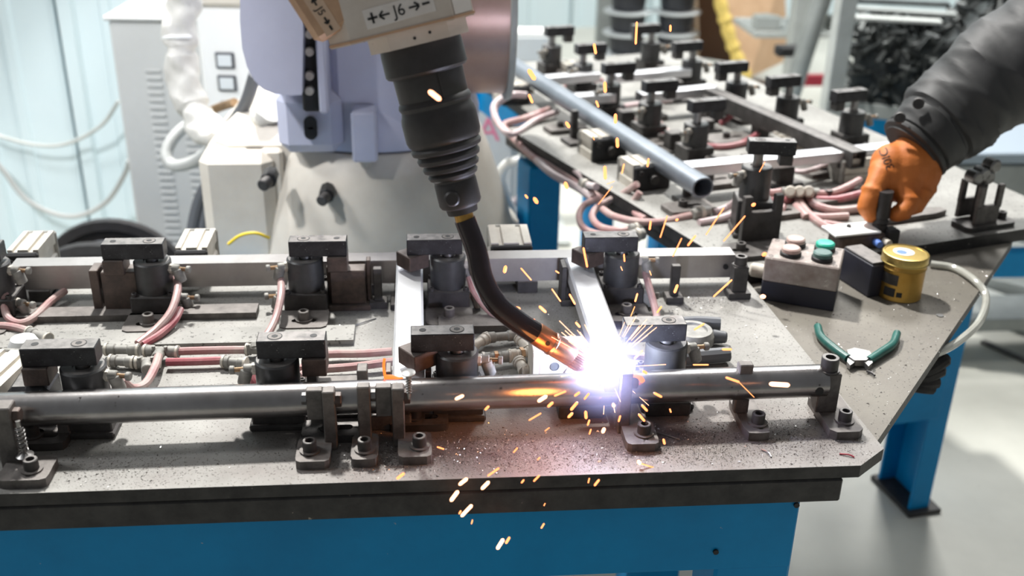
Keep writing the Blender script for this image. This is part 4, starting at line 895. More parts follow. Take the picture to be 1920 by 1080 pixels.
# corner leg visible at the right image side
lg = V((1.120, 1.898, 0))
t2 = thing('support_trestle', 'blue steel leg frame under the right table corner with dark foot plate', 'trestle', lg)
fl = frame(lg, V((.985, .172, 0)), V((-.172, .985, 0)), V((0, 0, 1)))
MB().box((.0, .004, .33), (.050, .008, .66), .001, 0, fl).build('leg_flange', 'blue', t2)
MB().box((.0, .126, .33), (.050, .008, .66), .001, 0, fl).build('leg_flange', 'blue', t2)
MB().box((.021, .065, .33), (.008, .114, .66), .001, 0, fl).build('leg_web', 'blue', t2)
MB().box((.008, .065, .006), (.085, .16, .012), .002, 0, fl).build('foot_plate', 'edge', t2)
MB().box((-.21, -.006, .325), (.40, .012, .13), .003, 0, fl).build('brace_beam', 'blue', t2)
MB().box((-.0, .20, .64), (.09, .36, .03), .003, 0, fl).build('top_arm', 'blue', t2)
GR = 'raised swing clamps on the rear jig'
rear = [(1033, 140, 1, 'farthest left'), (1090, 178, 1, 'second farthest left'), (1140, 220, 1, 'middle left'), (1215, 258, 1, 'fourth left'), (1300, 300, 1, 'fifth left'),
        (1217, 133, 0, 'farthest right'), (1293, 170, 0, 'second farthest right'), (1375, 215, 0, 'third right'), (1470, 245, 0, 'fourth right'), (1590, 275, 0, 'nearest right'), (1405, 440, 1, 'front')]
labs = ['raised clamp at the far end of the rear jig, next to the white case', 'raised clamp second from the far end in the left row of the rear jig', 'raised clamp in the middle of the left row of the rear jig',
        'raised clamp fourth from the far end in the left row of the rear jig', 'raised clamp nearest the open tube end in the left row of the rear jig', 'raised clamp at the far end of the right row, before the black bins',
        'raised clamp second from the far end in the right row, before the bins', 'raised clamp in the right row below the cardboard box', 'raised clamp in the right row below the grey tube post',
        'raised clamp in the right row nearest the blue crate stand', 'tall clamp unit on a slotted pedestal nearest the button box']
for (px, py, right, _), lab in zip(rear, labs):
    p = at(px, py, rt_)
    if py == 440: p = at(1405, 435, rt_)
    clamp('raised_clamp', lab, p.x, p.y, rt_, bar=(0.0 if right else PI), L=.078, rod=.024 if py != 440 else .022, pad='cube', base=-PI / 2, fits=((PI * 1.15 if right else -.3, 1),), rz=RZ if py != 440 else RZ - .42, group=GR, bh=.03 if py != 440 else .062, ch=.046 if py != 440 else .055, plate=(py != 440), simple=True)
# pedestal cheeks of the tall clamp
p = at(1405, 435, rt_); t = thing('slotted_pedestal', 'dark slotted pedestal plates in front of the tall clamp unit', 'bracket', p + V((.0, -.05, 0)), RZ - .1)
MB().slotplate(.072, .012, .004, (0, 0, 0), .02, .003, 'x').build('foot', 'darksteel', t, world=False)
MB().box((0, 0, .03), (.07, .012, .055), .001).build('front_cheek', 'darksteel', t, world=False)
for sx in (-.028, .028): MB().box((sx, 0, .07), (.014, .012, .03), .001).build('horn', 'darksteel', t, world=False)
MB().slotplate(.13, .06, .008, (-.01, -.035, 0), .03, .006, 'x', (-.04, 0)).build('base_plate', 'darksteel', t, world=False)
mb = MB(); cap_screw(mb, (-.05, -.035, .008), .008, .012); mb.build('bolt', 'darksteel', t, world=False)
# long tubes and cross bars of the rear workpiece
def bar3(name, label, p0, p1, w_, h_, m, rnd=.002, grp=None, cat='tube', op=False):
    p0 = V(p0); p1 = V(p1); d = (p1 - p0).normalized(); sd = V((0, 0, 1)).cross(d).normalized(); up_ = d.cross(sd); L = (p1 - p0).length
    mb = MB(); pr = []
    for cx2, cy2, a0 in ((w_ / 2 - rnd, h_ / 2 - rnd, 0), (-w_ / 2 + rnd, h_ / 2 - rnd, 90), (-w_ / 2 + rnd, -h_ / 2 + rnd, 180), (w_ / 2 - rnd, -h_ / 2 + rnd, 270)):
        for q in (0, 30, 60, 90): a = math.radians(a0 + q); pr.append((cx2 + rnd * math.cos(a), cy2 + rnd * math.sin(a)))
    n = len(pr); vs = []
    for c_, sc in ((p0, 1), (p1, 1), (p0, .84), (p1, .84)):
        vs += [c_ + sd * (a * sc) + up_ * (b * sc) for a, b in pr]
    fs = []
    for i in range(n):
        j = (i + 1) % n; fs += [(i, j, n + j, n + i), (2 * n + i, 2 * n + j, 3 * n + j, 3 * n + i), (i, j, 2 * n + j, 2 * n + i), (n + i, n + j, 3 * n + j, 3 * n + i)]
    mb.add(vs, fs); return solo(name, mb, m, label, cat, grp)
za = rt_ + .052
bar3('oval_tube', 'long bluish oval steel tube lying across the rear jig, open end forward', at(955, 118, za), at(1318, 352, za), .042, .036, 'greytube', .016)
bar3('rear_cross_bar', 'flat steel bar across the far end of the rear jig', at(1008, 152, za), at(1120, 142, za), .034, .02, 'flatbar', grp='cross bars of the rear jig', cat='bar')
bar3('rear_cross_bar', 'flat steel bar beyond the second row of rear clamps', at(1150, 146, za), at(1290, 134, za), .034, .02, 'flatbar', grp='cross bars of the rear jig', cat='bar')
bar3('rear_cross_bar', 'flat steel bar in the middle of the rear jig, touching the oval tube', at(1072, 186, za), at(1150, 181, za), .034, .02, 'flatbar', grp='cross bars of the rear jig', cat='bar')
bar3('rear_cross_bar', 'flat steel bar in the middle of the rear jig, right part', at(1198, 182, za), at(1335, 168, za), .034, .02, 'flatbar', grp='cross bars of the rear jig', cat='bar')
bar3('rear_cross_bar', 'long bright flat steel bar nearest the gloved hand', at(1280, 318, za), at(1690, 278, za), .036, .02, 'flatbar', grp='cross bars of the rear jig', cat='bar')
bar3('box_section', 'dark box section along the right side of the rear jig', at(1330, 178, za), at(1610, 300, za), .034, .034, 'darksteel', .002)
for px, py, h_, lab in ((1110, 205, .03, 'dark block beside the second left rear clamp'), (1172, 240, .035, 'dark block under the bar of the middle left rear clamp'), (1262, 282, .035, 'dark block under the bar of the fourth left rear clamp'), (1350, 325, .03, 'dark block under the bar nearest the open tube end'), (1262, 190, .045, 'tall dark block between the middle rear clamps'), (1330, 225, .05, 'tall dark block left of the third right rear clamp'),
        (1425, 262, .045, 'tall dark block left of the fourth right rear clamp'), (1538, 300, .04, 'dark block left of the nearest right rear clamp'), (1245, 150, .03, 'low dark block between the far rear clamps'), (1465, 345, .03, 'grey block below the long bright bar'), (1395, 330, .03, 'dark block behind the tall clamp unit'), (1320, 245, .02, 'flat dark block in the middle of the rear jig')):
    p = at(px, py, rt_); t = thing('locating_block', lab, 'block', (p.x, p.y, rt_), RZ, 'locating blocks on the rear jig')
    MB().box((0, 0, h_ / 2 + .006), (.034, .03, h_), .0015).build('block_body', 'darksteel', t, world=False); MB().box((0, 0, .003), (.07, .045, .006), .001).build('foot', 'darksteel', t, world=False)
# aluminium cylinders of the rear jig
for lab, px, py, rz, w_, L_, h_ in (('cream air cylinder by the tangled hoses at the left edge of the rear table', 958, 190, RZ, .07, .05, .045), ('cream air cylinder on the left edge of the rear table, farther one', 1128, 292, RZ, .075, .055, .05),
        ('cream air cylinder on the left edge of the rear table, nearer one', 1205, 345, RZ, .075, .055, .05), ('pale air cylinder between far rear clamps', 1245, 165, RZ, .075, .05, .045),
        ('silver air cylinder below the right row of rear clamps', 1490, 290, RZ + 1.45, .05, .085, .045), ('silver air cylinder partly hidden by the gloved hand', 1610, 335, RZ + 1.45, .05, .095, .05),
        ('pale air cylinder at the far end of the rear jig', 1075, 145, RZ, .06, .05, .04)):
    p = at(px, py, rt_); air_cylinder(lab, (p.x, p.y, rt_), rz, L=L_, w_=w_, h_=h_, grp='air cylinders of the rear jig', ports=2)
# slotted plates under the rear cylinders
random.seed(11)
for i, (px, py, w_, d_, lab) in enumerate(((1060, 245, .09, .05, 'dark foot plate left of the oval tube'), (1340, 345, .10, .06, 'dark foot plate right of the open tube end'), (1440, 300, .10, .06, 'dark foot plate under the long bright bar'), (1545, 325, .10, .05, 'grey foot plate with bolt beside the hidden air cylinder'),
        (1290, 395, .09, .05, 'foot plate with bolt below the open tube end'), (1370, 265, .12, .06, 'grey foot plate in the middle of the rear jig'), (1560, 375, .15, .05, 'grey plate strip below the red hoses'), (1700, 410, .16, .03, 'grey strip on the table right of the lever'), (1215, 222, .08, .05, 'foot plate between the rear clamp rows'), (1460, 405, .10, .04, 'dark strip behind the button box'))):
    p = at(px, py, rt_); t = thing('foot_plate', lab, 'foot plate', (p.x, p.y, rt_), RZ, 'foot plates on the rear jig')
    MB().slotplate(w_, d_, .010, (0, 0, 0), .028, .005, 'x', (.012, 0)).build('plate_body', 'dustysteel', t, world=False)
    mb = MB(); cap_screw(mb, (-.012, 0, .010), .008, .012); mb.build('bolt', 'darksteel', t, world=False)
for i, (px, py, h_, lab) in enumerate(((1075, 265, .06, 'thin dark post left of the oval tube, farther one'), (1195, 310, .045, 'short dark post on the left side of the oval tube'), (1287, 375, .05, 'post beside the open end of the oval tube'))):
    p = at(px, py, rt_); t = thing('stop_post', lab, 'stop', (p.x, p.y, rt_), RZ, 'posts beside the oval tube')
    MB().box((0, 0, h_ / 2 + .008), (.014, .012, h_), .001).build('upright', 'darksteel', t, world=False); MB().box((0, -.012, .004), (.05, .05, .008), .001).build('foot', 'darksteel', t, world=False)
# hoses of the rear jig
GH = 'air hoses of the rear jig'
def rh(label, pts, m='hose', r=.0065):
    P = [at(p[0], p[1], T + p[2]) if len(p) == 3 else aty(p[0], p[1], p[3]) for p in pts]
    return solo('air_hose', MB().tube(P, r, 9, 5), m, label, 'hose', GH)
rh('grey hose arching at the far left corner of the rear table', [(985, 178, .05), (960, 178, .06), (932, 195, .04), (928, 222, .02), (950, 248, .0), (985, 278, -.02), (1030, 322, -.02), (1080, 350, -.02), (1112, 372, -.02)], 'hosegrey', .008)
rh('pink-white hose running down the left edge of the rear table', [(1030, 205, .02), (985, 222, .02), (945, 235, .01), (965, 262, -.01), (1000, 295, -.02), (1045, 318, -.02), (1090, 348, -.02), (1130, 375, -.02)], 'hose', .008)
rh('grey hose from the far air cylinder to the table corner', [(1045, 210, .02), (1005, 225, .015), (975, 245, .01), (955, 252, .01), (935, 232, .02), (925, 200, .04), (945, 180, .05)], 'hosegrey', .007)
rh('hose looping out beside the blue beam', [(1030, 305, -.02), (1060, 310, -.01), (1085, 325, .0), (1100, 345, -.01), (1118, 350, .02)], 'hosegrey')
rh('outer pink hose loop hanging off the rear table', [(1128, 370, -.01), (1095, 385, -.03), (1086, 410, -.04), (1100, 432, -.04), (1140, 441, -.03), (1185, 440, -.02)], 'hose')
rh('inner pink hose loop hanging off the rear table', [(1195, 345, .03), (1165, 365, .0), (1125, 385, -.02), (1110, 405, -.03), (1125, 425, -.03), (1160, 432, -.02), (1192, 428, -.015)], 'hose')
rh('long red-shaded hose running along the table front edge', [(1130, 392, -.02), (1150, 405, -.01), (1190, 415, .0), (1240, 416, .005), (1290, 405, .01), (1330, 398, .01)], 'hose')
rh('short hose dropping from the near air cylinder', [(1200, 360, .02), (1188, 380, .0), (1192, 400, -.01), (1210, 412, .0)], 'hose')
rh('hose leading from the connectors to the tall clamp', [(1340, 398, .012), (1365, 388, .02), (1378, 378, .035)], 'hosegrey')
rh('lower grey hose behind the tall clamp', [(1310, 418, .01), (1350, 410, .012), (1385, 398, .02)], 'hosegrey')
rh('red hose up to the third right rear clamp', [(1350, 232, .01), (1365, 222, .02), (1382, 205, .04), (1392, 195, .05)], 'hosered')
rh('red hose up to the fourth right rear clamp', [(1390, 268, .01), (1415, 255, .02), (1440, 232, .04), (1450, 222, .05)], 'hosered')
rh('red hose crossing between the rear clamps', [(1240, 252, .02), (1270, 268, .015), (1310, 272, .012), (1360, 275, .012), (1420, 262, .012)], 'hosered')
rh('pink hose crossing below the fourth left clamp', [(1232, 225, .03), (1250, 245, .02), (1280, 262, .015), (1320, 300, .01)], 'hose')
rh('pink hose between the middle rear clamps', [(1160, 205, .03), (1180, 220, .02), (1215, 232, .02), (1245, 240, .015)], 'hose')
rh('pale hose lying across the middle of the rear jig', [(1170, 200, .02), (1200, 195, .02), (1235, 190, .02), (1260, 185, .03)], 'hosegrey')
rh('thin red hose near the far rear clamps', [(1060, 160, .02), (1090, 155, .02), (1130, 150, .02)], 'hosered', .005)
rh('pale hose in front of the long bright bar', [(1480, 320, .02), (1510, 322, .025), (1545, 310, .03), (1560, 302, .03)], 'hosegrey', .005)
for i, pts in enumerate((((1432, 362, .02), (1450, 362, .02), (1470, 358, .02)), ((1430, 372, .02), (1450, 378, .015), (1475, 376, .015), (1487, 368, .02)), ((1440, 395, .015), (1462, 396, .012), (1468, 388, .015)),
        ((1495, 370, .02), (1510, 395, .012), (1540, 420, .01), (1580, 440, .012)), ((1492, 385, .015), (1505, 400, .012), (1512, 408, .01)), ((1513, 370, .02), (1530, 385, .015), (1570, 395, .012), (1620, 390, .015)),
        ((1530, 364, .02), (1560, 362, .02), (1590, 350, .025), (1612, 338, .03)), ((1530, 375, .012), (1570, 374, .014), (1620, 362, .02)), ((1510, 402, .01), (1540, 408, .01), (1590, 406, .012)), ((1545, 420, .008), (1575, 425, .01), (1600, 432, .012)))):
    rh(['topmost hose left of the hose manifold', 'second hose curling left from the hose manifold', 'short hose stub by the tall clamp', 'long pink hose running from the manifold towards the white plate', 'short pink hose stub under the manifold', 'pink hose passing behind the glove',
        'upper right hose rising to the silver cylinder', 'dark red hose right of the manifold', 'lower pale red hose under the manifold', 'pink hose ending at the white plate'][i], pts, 'hosered' if i in (1, 7) else 'hose', .0075)
t = thing('hose_manifold', 'pale hose manifold with three outlets on the rear jig', 'manifold', at(1498, 368, rt_))
for i, px in enumerate((1482, 1499, 1516)):
    MB().cyl(at(px, 366, rt_ + .012), at(px, 358, rt_ + .034), .010, seg=14, bev=.002).build('outlet', 'fitcream', t)
MB().tube([at(1465, 360, rt_ + .015), at(1500, 360, rt_ + .015), at(1535, 362, rt_ + .015)], .009, 12).build('manifold_pipe', 'fitting', t)
for i, (a, b_, lab) in enumerate((((1180, 430), (1205, 428), 'upper of two grey connectors at the hose loops'), ((1182, 442), (1208, 438), 'lower of two grey connectors at the hose loops'), ((1298, 402), (1330, 396), 'grey connector pair below the open tube end'), ((1090, 342), (1108, 352), 'grey cable tie joint on the left hose bundle'))):
    p0 = at(a[0], a[1], T - .01 if i != 2 else T + .014); p1 = at(b_[0], b_[1], T - .01 if i != 2 else T + .014)
    d = p1 - p0; t = thing('hose_connector', lab, 'connector', (p0 + p1) / 2, 0, 'hose connectors of the rear jig')
    MB().cyl(p0, p1, .010, seg=12, bev=.002).build('connector_body', 'fitting', t); MB().cyl(p0 + d * .4, p0 + d * .6, .012, seg=12).build('connector_collar', 'fitcream', t)
solo('white_hose', MB().tube([aty(978, 300, 2.3), aty(950, 308, 2.32), aty(938, 335, 2.34), aty(950, 375, 2.36), aty(968, 410, 2.36), aty(985, 450, 2.36)], .012, 10, 6), 'whitepaint', 'white hose arching left of the blue table leg', 'hose')
solo('floor_cable', MB().tube([aty(900, 385, 2.6), aty(915, 402, 2.6), aty(940, 400, 2.6), aty(955, 385, 2.6), aty(975, 372, 2.6)], .012, 10, 6), 'hosegrey', 'loose grey cable loop on the floor behind the torch', 'cable')
p = aty(926, 342, 2.7); solo('yellow_cap', MB().lathe(p, (0, -1, .2), [(.02, 0), (.022, .006), (.014, .016)], 16), 'yellow', 'yellow plastic cap among the floor cables', 'cap')

# ------------------------------------------------------------------ hand valve, roller bracket on the rear table
p = at(1648, 455, rt_); t = thing('hand_valve', 'hand lever valve with black grip and white cover plate', 'valve', p, RZ - .1)
MB().box((-.045, .0, .012), (.085, .04, .024), .003).build('valve_body', 'brownpad', t, world=False)
MB().box((-.055, .004, .027), (.085, .046, .004), .001).build('cover_plate', 'whitepaint', t, world=False)
mb = MB(); cap_screw(mb, (-.055, .012, .029), .004, .004, seg=10); mb.build('cover_screw', 'darksteel', t, world=False)
MB().box((.014, -.008, .014), (.022, .024, .028), .003).build('end_block', 'black', t, world=False)
MB().lathe((0, .006, .02), (0, 0, 1), [(.013, 0), (.014, .006), (.012, .012), (.014, .016), (.012, .022), (.0135, .026), (.013, .045), (.013, .07)], 20).build('grip', 'rubber', t, world=False)
MB().cyl((-.005, -.02, .012), (-.005, -.034, .012), .006, seg=12).build('port', 'fitcream', t, world=False)
MB().cyl((-.022, -.02, .012), (-.022, -.034, .012), .006, seg=12).build('port', 'blueprint', t, world=False)
p = at(1842, 422, rt_); t = thing('roller_bracket', 'forked steel bracket with shiny rollers at the right of the rear table', 'bracket', p, RZ)
MB().slotplate(.11, .05, .009, (0, 0, 0), .02, .004, 'x', (.038, 0)).build('foot', 'darksteel', t, world=False)
mb = MB(); cap_screw(mb, (.040, 0, .009), .008, .012); mb.build('bolt', 'darksteel', t, world=False)
for y in (-.012, .030):
    u_ = MB().box((-.01, y, .026), (.05, .008, .034), .001).build('fork', 'dustysteel', t, world=False)
    for sx in (-.03, .011): MB().box((sx, y, .058), (.012, .008, .042), .001).build('prong', 'dustysteel', u_, world=False)
MB().box((-.01, .009, .05), (.016, .014, .09), .002).build('mast', 'darksteel', t, world=False)
for x, z in ((-.02, .095), (.0, .108), (-.008, .088), (-.034, .09)): MB().cyl((x, -.004, z), (x, .022, z), .012, seg=16, bev=.003).build('roller', 'zinc', t, world=False)

# ------------------------------------------------------------------ operator's arm
hd = lambda px, py, d: dep(px, py, d)
PD = 1.80
t = thing('person', 'person reaching in from the right, dark grey jacket sleeve, orange work glove on the lever', 'person', hd(1700, 400, PD))
poff = t.location
mb = MB()
def blob(px, py, d, r, sc=(1, 1, 1)): mb.sphere(hd(px, py, d), r, 16, 10, sc)
def digit(pts): mb.tube([hd(*p[:3]) for p in pts], .01, 12, 5, rad=lambda q: (lambda f, i: pts[i][3] * (1 - f) + pts[min(i + 1, len(pts) - 1)][3] * f)(q * (len(pts) - 1) % 1.0, int(q * (len(pts) - 1) - 1e-6))); blob(*pts[-1])
digit([(1790, 245, 1.80, .040), (1750, 276, 1.80, .044), (1715, 300, 1.795, .046)])
for q in ((1700, 312, 1.792, .047), (1672, 308, 1.788, .036), (1665, 330, 1.783, .031), (1694, 342, 1.787, .036), (1722, 325, 1.792, .038), (1655, 322, 1.778, .024)): blob(*q)
digit([(1655, 325, 1.772, .022), (1636, 362, 1.762, .0175), (1626, 388, 1.763, .016), (1635, 404, 1.772, .013)])
digit([(1668, 340, 1.79, .020), (1650, 376, 1.792, .0165), (1652, 398, 1.79, .0135)])
digit([(1692, 350, 1.775, .021), (1704, 378, 1.766, .0175), (1692, 397, 1.762, .0150), (1678, 402, 1.767, .0125)])
digit([(1715, 345, 1.785, .020), (1726, 366, 1.777, .0165), (1716, 386, 1.770, .0140), (1702, 392, 1.772, .012)])
digit([(1730, 335, 1.80, .018), (1738, 356, 1.793, .0140), (1728, 374, 1.785, .012)])
me = mb.mesh('work_glove', poff); gv = bpy.data.objects.new('work_glove', me); COL.objects.link(gv); gv.parent = t; me.materials.append(MAT['glove'])
rm = gv.modifiers.new('weld', 'REMESH'); rm.mode = 'VOXEL'; rm.voxel_size = .0028; rm.use_smooth_shade = True
sm_ = gv.modifiers.new('smooth', 'SMOOTH'); sm_.factor = .5; sm_.iterations = 5
# sleeve loft with folds
path = catmull([hd(1708, 284, 1.80), hd(1740, 254, 1.80), hd(1790, 208, 1.80), hd(1850, 158, 1.79), hd(1920, 105, 1.77), hd(2010, 35, 1.74), hd(2130, -70, 1.68)], 14)
def rsl(s, a):
    base = (.052 if s < .012 else .060) + .026 * min(1, s * 1.9) + .008 * s
    cuff = .003 * (1 if s < .055 else 0) - (.0035 if .055 < s < .075 else 0) - (.005 if .21 < s < .235 else 0)
    fold = (.0034 * math.sin(a * 2 + s * 21) + .0034 * (1 - abs(math.sin(a * 1.5 - s * 19 + .6))) ** 3 + .0026 * (1 - abs(math.sin(a * 1.0 + s * 33))) ** 4 + .0010 * math.sin(a * 5 + s * 43)) * min(1, max(0, (s - .06) * 6))
    return base + cuff + fold
sl = loft(path, rsl).build('jacket_sleeve', 'jacket', t)
def snap(px, py, d):
    p = hd(px, py, d); nn = (CAM - p).normalized(); mb = MB().lathe(p, nn, [(.0095, -.004), (.0095, .0), (.008, .0018), (.004, .0012)], 18); o = mb.build('snap_button', 'darksteel', sl); return o
snap(1687, 221, 1.748); snap(1722, 194, 1.738)
bpy.context.view_layer.update()
from mathutils.bvhtree import BVHTree
dg = bpy.context.evaluated_depsgraph_get(); ge_ = gv.evaluated_get(dg); gm = ge_.to_mesh(); tree = BVHTree.FromPolygons([gv.matrix_world @ v.co for v in gm.vertices], [tuple(p.vertices) for p in gm.polygons]); ge_.to_mesh_clear()
z__ = (CAM - hd(1661, 298, 1.75)).normalized(); x__ = (hd(1655, 280, 1.75) - hd(1669, 316, 1.75)).normalized(); x__ = (x__ - z__ * x__.dot(z__)).normalized()
to = text('30IC', .019, frame(hd(1663, 298, 1.75), x__, z__.cross(x__), z__), 'ink', gv)
for v in to.data.vertices:                  # lay the print onto the glove
    wv = v.co + poff; h_ = tree.ray_cast(CAM, (wv - CAM).normalized())
    if h_[0]: v.co = h_[0] + h_[1] * .0007 - poff

# ------------------------------------------------------------------ right and far background
t = thing('storage_column', 'grey steel column left of the stacked black bins', 'column', aty(1130, 120, 5.9) * 1.0)
t.location.z = 0
MB().box((t.location.x, 5.9, 1.3), (.09, .09, 2.6), .004).build('column_post', 'greysteel', t); MB().box((t.location.x, 5.9, .01), (.2, .2, .02), .003).build('column_foot', 'greysteel', t)
p = aty(1302, 60, 6.4); t = thing('storage_column', 'slim grey steel column between the bins and the cardboard box', 'column', V((p.x, 6.4, 0)))
MB().box((p.x, 6.4, 1.3), (.06, .06, 2.6), .004).build('column_post', 'greysteel', t); MB().box((p.x, 6.4, .01), (.16, .16, .02), .003).build('column_foot', 'greysteel', t)
pal = aty(1215, 140, 5.6); t = thing('pallet', 'white wrapped pallet under the black bins', 'pallet', V((pal.x, 5.6, 0)))
MB().box((pal.x, 5.62, .06), (.62, .42, .12), .01).build('pallet_deck', 'whitepaint', t)
for sx in (-.25, 0, .25): MB().box((pal.x + sx, 5.40, .03), (.09, .02, .06), .003).build('pallet_skid', 'cardboard', t)
for col, (px, nm) in enumerate(((1173, 'left'), (1262, 'right'))):
    xx = aty(px, 100, 5.6).x
    for k_ in range(5):
        t = thing('black_bin', ['lowest', 'second', 'middle', 'fourth', 'topmost'][k_] + ' black bin with pale rim in the ' + nm + ' stack', 'bin', V((xx, 5.6, .12 + k_ * .112)), 0, 'stacked black bins with pale rims')
        MB().lathe((0, 0, 0), (0, 0, 1), [(.085, 0), (.10, .10), (.095, .10), (.082, .01)], 20).build('bin_body', 'binblack', t, world=False)
        MB().lathe((0, 0, .094), (0, 0, 1), [(.10, 0), (.128, .002), (.130, .010), (.10, .012)], 20).build('rim', 'plastic', t, world=False)
# cardboard box lying open towards the left
t = thing('cardboard_box', 'large open cardboard box with yellow foam along its edge', 'box', V((aty(1400, 145, 5.5).x, 5.5, 0)))
def sheet(pts, th, dirn, m, name):
    P = [V(p) for p in pts]; n = len(P); d = V(dirn) * th
    MB().add(P + [p + d for p in P], [tuple(range(n)), tuple(reversed(range(n, 2 * n)))] + [(i, n + i, n + (i + 1) % n, (i + 1) % n) for i in range(n)]).build(name, m, t)
e0 = aty(1404, 146, 5.35); e1 = aty(1338, -40, 5.35); f0 = aty(1478, 112, 5.75); f1 = aty(1470, -60, 5.75)
e0.z = max(e0.z, .02); sheet([e0, f0, f1, e1], .008, (0, 1, 0), 'cardboard', 'side_panel')
g0 = aty(1312, 128, 5.75); g1 = aty(1308, -40, 5.75)
sheet([g0, g0 + V((.07, .4, 0)), g1 + V((.07, .4, 0)), g1], .008, (0, 1, 0), 'cardboard', 'flap_panel')
sheet([g0 + V((.03, .28, 0)), V((f0.x, 6.1, .02)), V((f1.x, 6.1, f1.z)), g1 + V((.03, .28, 0))], .008, (0, 1, 0), 'cardboardshade', 'back_panel')
sheet([V((g0.x, 5.75, .012)), V((e0.x, 5.36, .012)), V((f0.x, 5.76, .012)), V((g0.x + .1, 6.1, .012))], .008, (0, 0, -1), 'cardboardshade', 'bottom_panel')
sheet([g1 + V((0, 0, 0)), V((e1.x, 5.36, g1.z)), V((f1.x, 5.76, g1.z)), V((f1.x, 6.1, g1.z)), V((g1.x + .03, 6.1, g1.z))], .008, (0, 0, 1), 'cardboard', 'shade_panel')  # unseen sheet added over the box to darken its inside
MB().tube([e0 + V((-.02, -.03, .0)), e0 * .66 + e1 * .34 + V((-.03, -.03, 0)), e0 * .33 + e1 * .67 + V((-.02, -.03, 0)), e1 + V((0, -.03, 0))], .03, 10, 6, rad=lambda s: .026 + .012 * math.sin(s * 23) ** 2).build('foam_strip', 'foam', t)
# rack of grey posts
t = thing('steel_rack', 'grey steel rack with two uprights and loaded shelves behind the crate', 'rack', V((aty(1535, 200, 4.4).x, 4.55, 0)))
for px, yy, w_ in ((1490, 4.6, .07), (1572, 3.22, .055)):
    xx = aty(px, 100, yy).x; MB().box((xx, yy, .9), (w_, w_, 1.8), .004).build('upright', 'palesteel', t); MB().box((xx, yy, .008), (.14, .14, .016), .003).build('foot', 'palesteel', t)
for z in (.52, .86): MB().box((aty(1600, 60, 4.75).x, 4.80, z), (1.0, .35, .025), .003).build('shelf', 'palesteel', t)
MB().box((aty(1530, 150, 4.5).x, 4.50, aty(1515, 150, 4.5).z), (.20, .03, .05), .003).build('red_brace', 'redpaint', t)
random.seed(5)
for i, (m_, lab) in enumerate((('palesteel', 'pale steel part on the left end of the lower rack shelf'), ('scrap', 'black steel part second from the left on the lower rack shelf'), ('greysteel', 'grey steel part third from the left on the lower rack shelf'),
        ('palesteel', 'pale steel part on the left end of the upper rack shelf'), ('redpaint', 'dark red steel part on the upper rack shelf'), ('scrap', 'black steel part third from the left on the upper rack shelf'))):
    z0 = .535 if i < 3 else .875; xx = aty(1600, 60, 4.7).x - .40 + (i % 3) * .17
    solo('steel_part', MB().prism([(-.06, -.05), (.05, -.06), (.06, .0), (.02, .06), (-.05, .04)], 0, .05, M.Translation((xx, 4.74, z0)) @ M.Rotation(i * .7, 4, 'Z')), m_, lab, 'part', 'steel parts on the rack')
p0 = aty(1484, 175, 4.0); p1 = aty(1560, -60, 4.0); t = thing('leaning_tube', 'thick grey tube leaning in front of the rack', 'tube', V((p0.x, 4.0, 0)))
d = (p1 - p0).normalized(); pb0 = p0 + d * ((0.0 - p0.z) / d.z)
MB().cyl(pb0, p1, .037, seg=20).build('tube_body', 'greysteel', t); MB().cyl(pb0 + V((0, 0, 0)), pb0 + d * .05, .045, seg=20).build('tube_collar', 'greysteel', t)
t = thing('black_clip', 'black clamp head fixed on the rack upright beside the leaning tube', 'clip', aty(1478, 95, 4.1))
MB().box(aty(1478, 95, 4.1), (.10, .06, .04), .006).build('clip_body', 'black', t); MB().cyl(aty(1462, 95, 4.08), aty(1462, 95, 4.02), .014, seg=12).build('clip_knob', 'black', t)
# crate of black steel offcuts on a blue stand
ca = aty(1580, 196, 3.40); CW, CD, cz0 = .95, .55, ca.z - .02
fcr = M.Translation((ca.x, ca.y, 0)) @ M.Rotation(-.40, 4, 'Z')
t = thing('steel_crate', 'grey sheet steel tray heaped with black offcuts on a blue stand', 'crate', fcr @ V((CW / 2, CD / 2, 0)))
cb = lambda c, d, n, m: MB().box(c, d, .003, 0, fcr).build(n, m, t)
cb((CW / 2, CD / 2, cz0), (CW, CD, .02), 'tray_floor', 'greysteel')
for q in ((CW / 2, 0, CW, .012), (CW / 2, CD, CW, .012), (0, CD / 2, .012, CD), (CW, CD / 2, .012, CD)): cb((q[0], q[1], cz0 + .008), (q[2], q[3], .05), 'tray_wall', 'greysteel')
for xx in (.10, CW - .10):
    for yy in (.07, CD - .07): cb((xx, yy, (cz0 - .01) / 2), (.11, .09, cz0 - .01), 'stand_leg', 'blue')
cb((CW / 2, .07, cz0 - .05), (CW - .1, .05, .08), 'stand_beam', 'blue')
def heap_h(x, y):
    u_ = x / CW; v_ = y / CD
    return .25 * min(1, .3 + u_ * 40) * min(1, .3 + (1 - u_) * 40) * min(1, .3 + v_ * 22) + .26 * min(1, max(0, u_ - .30) * 4) * min(1, v_ * 6)
mb = MB(); NX, NY = 30, 18; vs = []; fs = []
for i in range(NX + 1):
    for j in range(NY + 1):
        x = .012 + (CW - .024) * i / NX; y = .012 + (CD - .024) * j / NY; vs.append(fcr @ V((x, y, cz0 + .012 + heap_h(x, y) * .92)))
for i in range(NX):
    for j in range(NY): a = i * (NY + 1) + j; fs.append((a, a + NY + 1, a + NY + 2, a + 1))
n0_ = len(vs); vs += [V((p.x, p.y, cz0 + .011)) for p in vs]; fs += [tuple(n0_ + k_ for k_ in reversed(f)) for f in fs]
border = [i * (NY + 1) for i in range(NX + 1)] + [NX * (NY + 1) + j for j in range(1, NY + 1)] + [i * (NY + 1) + NY for i in range(NX - 1, -1, -1)] + [j for j in range(NY - 1, 0, -1)]
fs += [(a, b, n0_ + b, n0_ + a) for a, b in zip(border, border[1:] + border[:1])]
